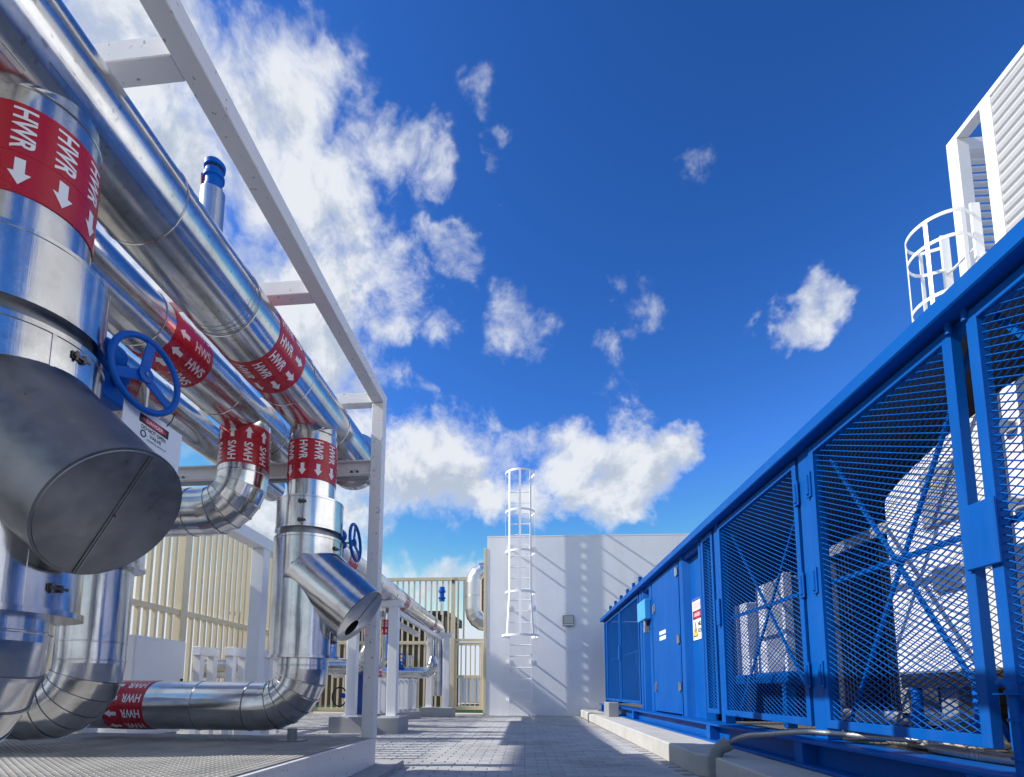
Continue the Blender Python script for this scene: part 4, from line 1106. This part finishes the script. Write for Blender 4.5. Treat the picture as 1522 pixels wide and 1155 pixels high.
def stext(s, ln, hh, a, b, m_, c=.003): build(bm_mb(text_mesh(s, ln, hh, .015), lambda v: spt(a + v.x, b + v.y, c)), 'sign_text', m_, pl_, smooth=False)
stext('DANGER', .085, .015, .0, .073, M_LETTER, .0042)
stext('DO NOT OPEN', .125, .015, .0, .042, M_INK)
stext('VALVE', .06, .014, .012, .021, M_INK)
stext('SEE MANUAL BEFORE USE', .10, .006, .02, .002, M_INK)
rg = MB(); rg.tube([spt(-.05 + .012 * math.cos(2 * math.pi * i / 20), .016 + .012 * math.sin(2 * math.pi * i / 20), .003) for i in range(20)], .002, 6, close=True); build(rg, 'sign_symbol', M_INK, pl_)
build(MB().tube([spt(.06, .105, .0), spt(.075, .14, .01), spt(.075, .17, .02)], .0022, 6), 'wire_tie', M_DARK, t)

# unseen tanks west of the skid, added to shade the deck and pipes
for (ty, th_, lb) in ((3.35, 2.9, 'unseen fat silver tank west of the skid, level with the frame post, added to shade the deck'), (.6, 2.7, 'unseen silver tank west of the skid, nearer the entrance end, added to shade the deck')):
    t = thing('unseen_tank', lb, 'tank', (-5.5, ty, 0))
    build(MB().lathe((-5.5, ty, .35), (0, 0, 1), [(0, .3), (.0, .85), (.01, .9), (th_ - .5, .9), (th_ - .42, .86), (th_ - .36, .6), (th_ - .33, 0)], 56), 'jacket', ALU['z'], t)
    for k in range(3):
        a = R_(30 + 120 * k); build(MB().box(-5.5 + .6 * math.cos(a) - .06, -5.5 + .6 * math.cos(a) + .06, ty + .6 * math.sin(a) - .06, ty + .6 * math.sin(a) + .06, 0, .36), 'leg', M_GREY, t)

# =================================================================== FAR PIPEWORK
def pipe_support(label, Y, x0, x1, ztop, w, bz, bx0, bx1, by0, by1):
    t = thing('pipe_support', label, 'pipe support', ((x0 + x1) / 2, Y, 0), 'white pipe supports on concrete blocks')
    build(MB().box(bx0, bx1, by0, by1, -.02, bz), 'concrete_block', M_CONC_G, t, smooth=False, bevel=.01)
    for xx in (x0, x1): build(MB().box(xx - w / 2, xx + w / 2, Y - w / 2, Y + w / 2, bz, ztop - .1), 'leg', M_WHITE, t, smooth=False, bevel=.006)
    for xx in (x0, x1): build(MB().box(xx - w, xx + w, Y - w, Y + w, bz + .0005, bz + .014), 'foot_plate', M_WHITE, t, smooth=False)
    build(MB().box(x0 - w / 2 - .03, x1 + w / 2 + .06, Y - w / 2 - .004, Y + w / 2 + .004, ztop - .1, ztop), 'head_beam', M_WHITE, t, smooth=False, bevel=.006)
    return t
pipe_support('white two legged pipe support on the nearer concrete block', 8.5, -2.72, -2.07, 2.066, .15, .24, -2.95, -1.88, 8.15, 8.85)
pipe_support('white two legged pipe support on the far concrete block by the gate', 13.5, -2.36, -1.94, 2.066, .15, .22, -2.55, -1.74, 13.2, 13.8)
t = thing('distribution_pipe', 'silver overhead pipe resting on the white supports toward the gate', 'pipe', (-2.1, 9, 2.35))
jacket(t, (-2.22, 5.1, 2.235), (-2.22, 13.62, 2.235), .168, [1.4, 2.6, 3.55, 4.75, 6.2, 7.6])
elbow(t, (-2.22, 13.62, 2.235 - .28), .168, .28, (0, 0, 1), (0, 1, 0), 4)
build(MB().cyl((-2.22, 13.9, 1.955), (-2.22, 13.9, .5), .168, 40), 'jacket', ALU['z'], t)
for (yy_, d, wd) in ((6.2, 1, 'HWS'), (9.6, -1, 'HWS'), (12.4, 1, 'HWR')):
    label_band(t, (-2.22, yy_, 2.235), (0, d, 0), .168, wd, .30, phase=.2)
t = thing('rack_beam', 'long white steel beam linking the far pipe supports', 'beam', (-2.6, 11, 2.2))
build(MB().box(-2.70, -2.60, 8.62, 13.38, 1.96, 2.07), 'beam', M_WHITE, t, smooth=False, bevel=.005)
build(MB().box(-2.12, -2.05, 8.60, 13.40, 1.88, 1.96), 'beam', M_WHITE, t, smooth=False, bevel=.005)
# cross run low down with small risers
t = thing('branch_pipe', 'low silver cross pipe with a thin upright leg behind the far support', 'pipe', (-3.4, 13.0, 1.05))
jacket(t, (-4.6, 13.0, 1.06), (-2.42, 13.0, 1.06), .135, [.8, 1.7])
elbow(t, (-2.42, 13.0, 1.28), .135, .22, (0, 0, -1), (1, 0, 0), 5)
build(MB().cyl((-2.2, 13.0, 1.28), (-2.2, 13.0, 1.45), .135, 32, r2=.075).cyl((-2.2, 13.0, 1.45), (-2.2, 13.0, 2.25), .075, 24), 'jacket', ALU['z'], t)
label_band(t, (-3.40, 13.0, 1.06), (-1, 0, 0), .135, 'HWS', .24, phase=.1, scale=.8)
t = thing('air_vent', 'small blue air vent standing above the far end of the overhead pipe', 'vent', (-2.05, 13.3, 2.5))
build(MB().cyl((-2.05, 13.3, 2.5), (-2.05, 13.3, 2.85), .035, 16), 'stub_jacket', ALU['z'], t)
build(MB().lathe((-2.05, 13.3, 2.84), (0, 0, 1), [(0, .07), (.06, .07), (.065, .09), (.10, .09), (.105, .06), (.22, .06), (.225, .09), (.27, .09), (.28, .07), (.36, .065), (.37, 0)], 20), 'vent_body', M_BLUE_V, t)
t = thing('branch_pipe', 'low silver pipe with two thin HWS risers between the post and support', 'pipe', (-3.0, 9.6, 1.0))
jacket(t, (-4.9, 9.6, 1.06), (-3.05, 9.6, 1.06), .15, [.9, 1.5])
elbow(t, (-3.05, 9.6, 1.30), .15, .24, (0, 0, -1), (1, 0, 0), 5)
build(MB().cyl((-2.81, 9.6, 1.30), (-2.81, 9.6, 1.46), .15, 32, r2=.066).cyl((-2.81, 9.6, 1.46), (-2.81, 9.6, 2.2), .066, 24), 'jacket', ALU['z'], t)
label_band(t, (-2.81, 9.6, 1.60), (0, 0, 1), .066, 'HWS', .27, n=6, scale=.75)
build(MB().cyl((-2.50, 9.6, 1.2), (-2.50, 9.6, 2.3), .066, 24).tube([(-2.50, 9.6, 1.2), (-2.53, 9.6, 1.12), (-2.6, 9.6, 1.06), (-2.7, 9.6, 1.04)], .07, 16), 'jacket', ALU['z'], t)
label_band(t, (-2.50, 9.6, 1.90), (0, 0, -1), .066, 'HWR', .27, n=6, scale=.75)
t = thing('circulation_pump', 'dark blue upright pump on the paving behind the frame post', 'pump', (-3.0, 9.9, 0))
build(MB().cyl((-2.98, 9.9, .30), (-2.98, 9.9, .62), .16, 28).box(-3.14, -2.80, 9.75, 10.05, .62, .70), 'volute', M_BLUE_D, t)
build(MB().cyl((-2.98, 9.9, .70), (-2.98, 9.9, .98), .12, 24), 'motor', M_BLUE_D, t)
build(MB().box(-3.12, -2.84, 9.78, 10.02, 0, .30), 'pedestal', M_BLUE_D, t, bevel=.01)
build(MB().cyl((-3.14, 9.8, .52), (-3.34, 9.75, .55), .045, 14), 'valve_stem', M_BLUE_D, t)
hw = MB(); hw.tube([vec(-3.34, 9.75, .52) + vec(0, .10 * math.cos(a), .17 * math.sin(a)) + vec(.10 * math.cos(a), 0, 0) for a in [2 * math.pi * i / 28 for i in range(28)]], .014, 8, close=True)
build(hw, 'handwheel', M_DARK, t)
t = thing('gate_valve', 'small blue handwheel valve on the low cross pipe', 'valve', (-2.9, 12.9, 1.2))
build(MB().cyl((-2.98, 12.9, 1.12), (-2.98, 12.9, 1.34), .04, 14).box(-3.08, -2.88, 12.82, 12.98, 1.17, 1.25), 'valve_body', M_BLUE_V, t, bevel=.01)
wc = vec(-3.0, 12.86, 1.40); ax = vec(.3, -.8, .5).normalized(); u, w = frame(ax)
build(MB().tube([wc + (u * math.cos(2 * math.pi * i / 24) + w * math.sin(2 * math.pi * i / 24)) * .14 for i in range(24)], .016, 8, close=True).bar(wc - u * .14, wc + u * .14, .02, .012, ax).bar(wc - w * .14, wc + w * .14, .02, .012, ax), 'handwheel', M_BLUE_V, t)
build(MB().cyl((-2.72, 12.83, 1.20), (-2.72, 12.83, 1.42), .05, 14).cyl((-2.72, 12.83, 1.42), (-2.72, 12.83, 1.46), .065, 14), 'actuator', M_STEEL, t)
# low slatted screen
t = thing('slat_screen', 'low white upright slat screen on a kerb behind the nearer support', 'screen', (-2.8, 12, 0))
for i in range(9):
    f = i / 8; px_, py_ = -3.05 + .5 * f, 11.4 + 1.3 * f
    build(MB().box(px_ - .075, px_ + .03, py_ - .02, py_ + .02, .16, .90), 'slat', M_WHITE, t, smooth=False)
build(MB().prism([(-3.25, 11.3), (-3.1, 11.2), (-2.42, 12.75), (-2.55, 12.85)], 'z', -.02, .15), 'kerb', M_CONC, t, smooth=False)
build(MB().bar((-3.12, 11.46, .86), (-2.52, 12.78, .86), .03, .05), 'rail', M_WHITE, t)
build(MB().bar((-3.12, 11.46, .2), (-2.52, 12.78, .2), .03, .05), 'rail', M_WHITE, t)
# cabinet, column, stands
t = thing('control_cabinet', 'plain pale grey cabinet in front of the beige side fence', 'cabinet', (-4.75, 6.5, 0))
build(MB().box(-5.05, -4.5, 5.98, 6.95, .10, 1.27), 'body', M_WHITE, t, bevel=.008)
build(MB().box(-5.03, -4.53, 6.0, 6.93, -.02, .098), 'base', M_CONC_G, t)
build(MB().box(-4.499, -4.488, 6.0, 6.93, .13, 1.25), 'door', M_WHITE, t, bevel=.003)
build(MB().box(-4.487, -4.47, 6.86, 6.90, .66, .78), 'door_handle', M_CLIP, t)
t = thing('rack_column', 'stout white column with a sloping top beam behind the supply elbow', 'column', (-3.6, 7.2, 0))
build(MB().box(-3.75, -3.57, 7.1, 7.28, 0, 2.58), 'post', M_WHITE, t, smooth=False, bevel=.006)
build(MB().box(-3.76, -3.56, 6.2, 11.5, 2.58, 2.74), 'beam', M_WHITE, t, smooth=False, bevel=.006)
build(MB().box(-3.80, -3.42, 7.0, 7.38, -.02, .03), 'foot_plate', M_WHITE, t, smooth=False)
build(MB().box(-3.70, -3.52, 11.1, 11.28, 0, 2.578), 'post', M_WHITE, t, smooth=False, bevel=.006)
pr = None
for i, (px_, py_, nm) in enumerate(((-4.42, 7.3, 'left of'), (-4.02, 7.4, 'in the middle of'), (-3.62 - .12, 7.9, 'right of'))):
    t = thing('pipe_stand', ['short white pipe stand beside the pale cabinet', 'short white pipe stand between two like stands behind the low HWR pipe', 'short white pipe stand nearest the stout white column'][i], 'pipe stand', (px_, py_, 0), 'short white pipe stands')
    for s in (-.16, .16): build(MB().box(px_ - .05, px_ + .05, py_ + s - .05, py_ + s + .05, 0, 1.10), 'leg', M_WHITE, t, smooth=False, bevel=.004)
    build(MB().box(px_ - .06, px_ + .06, py_ - .24, py_ + .24, 1.10, 1.22), 'head_beam', M_WHITE, t, smooth=False, bevel=.004)
t = thing('branch_pipe', 'low silver pipe behind the pipe stands ahead of the beige side fence', 'pipe', (-4.5, 8.6, .9))
jacket(t, (-5.4, 8.7, .98), (-3.3, 8.7, .98), .16, [.8])
label_band(t, (-3.45, 8.7, .98), (-1, 0, 0), .16, 'HWR', .24, phase=.2, scale=.8)
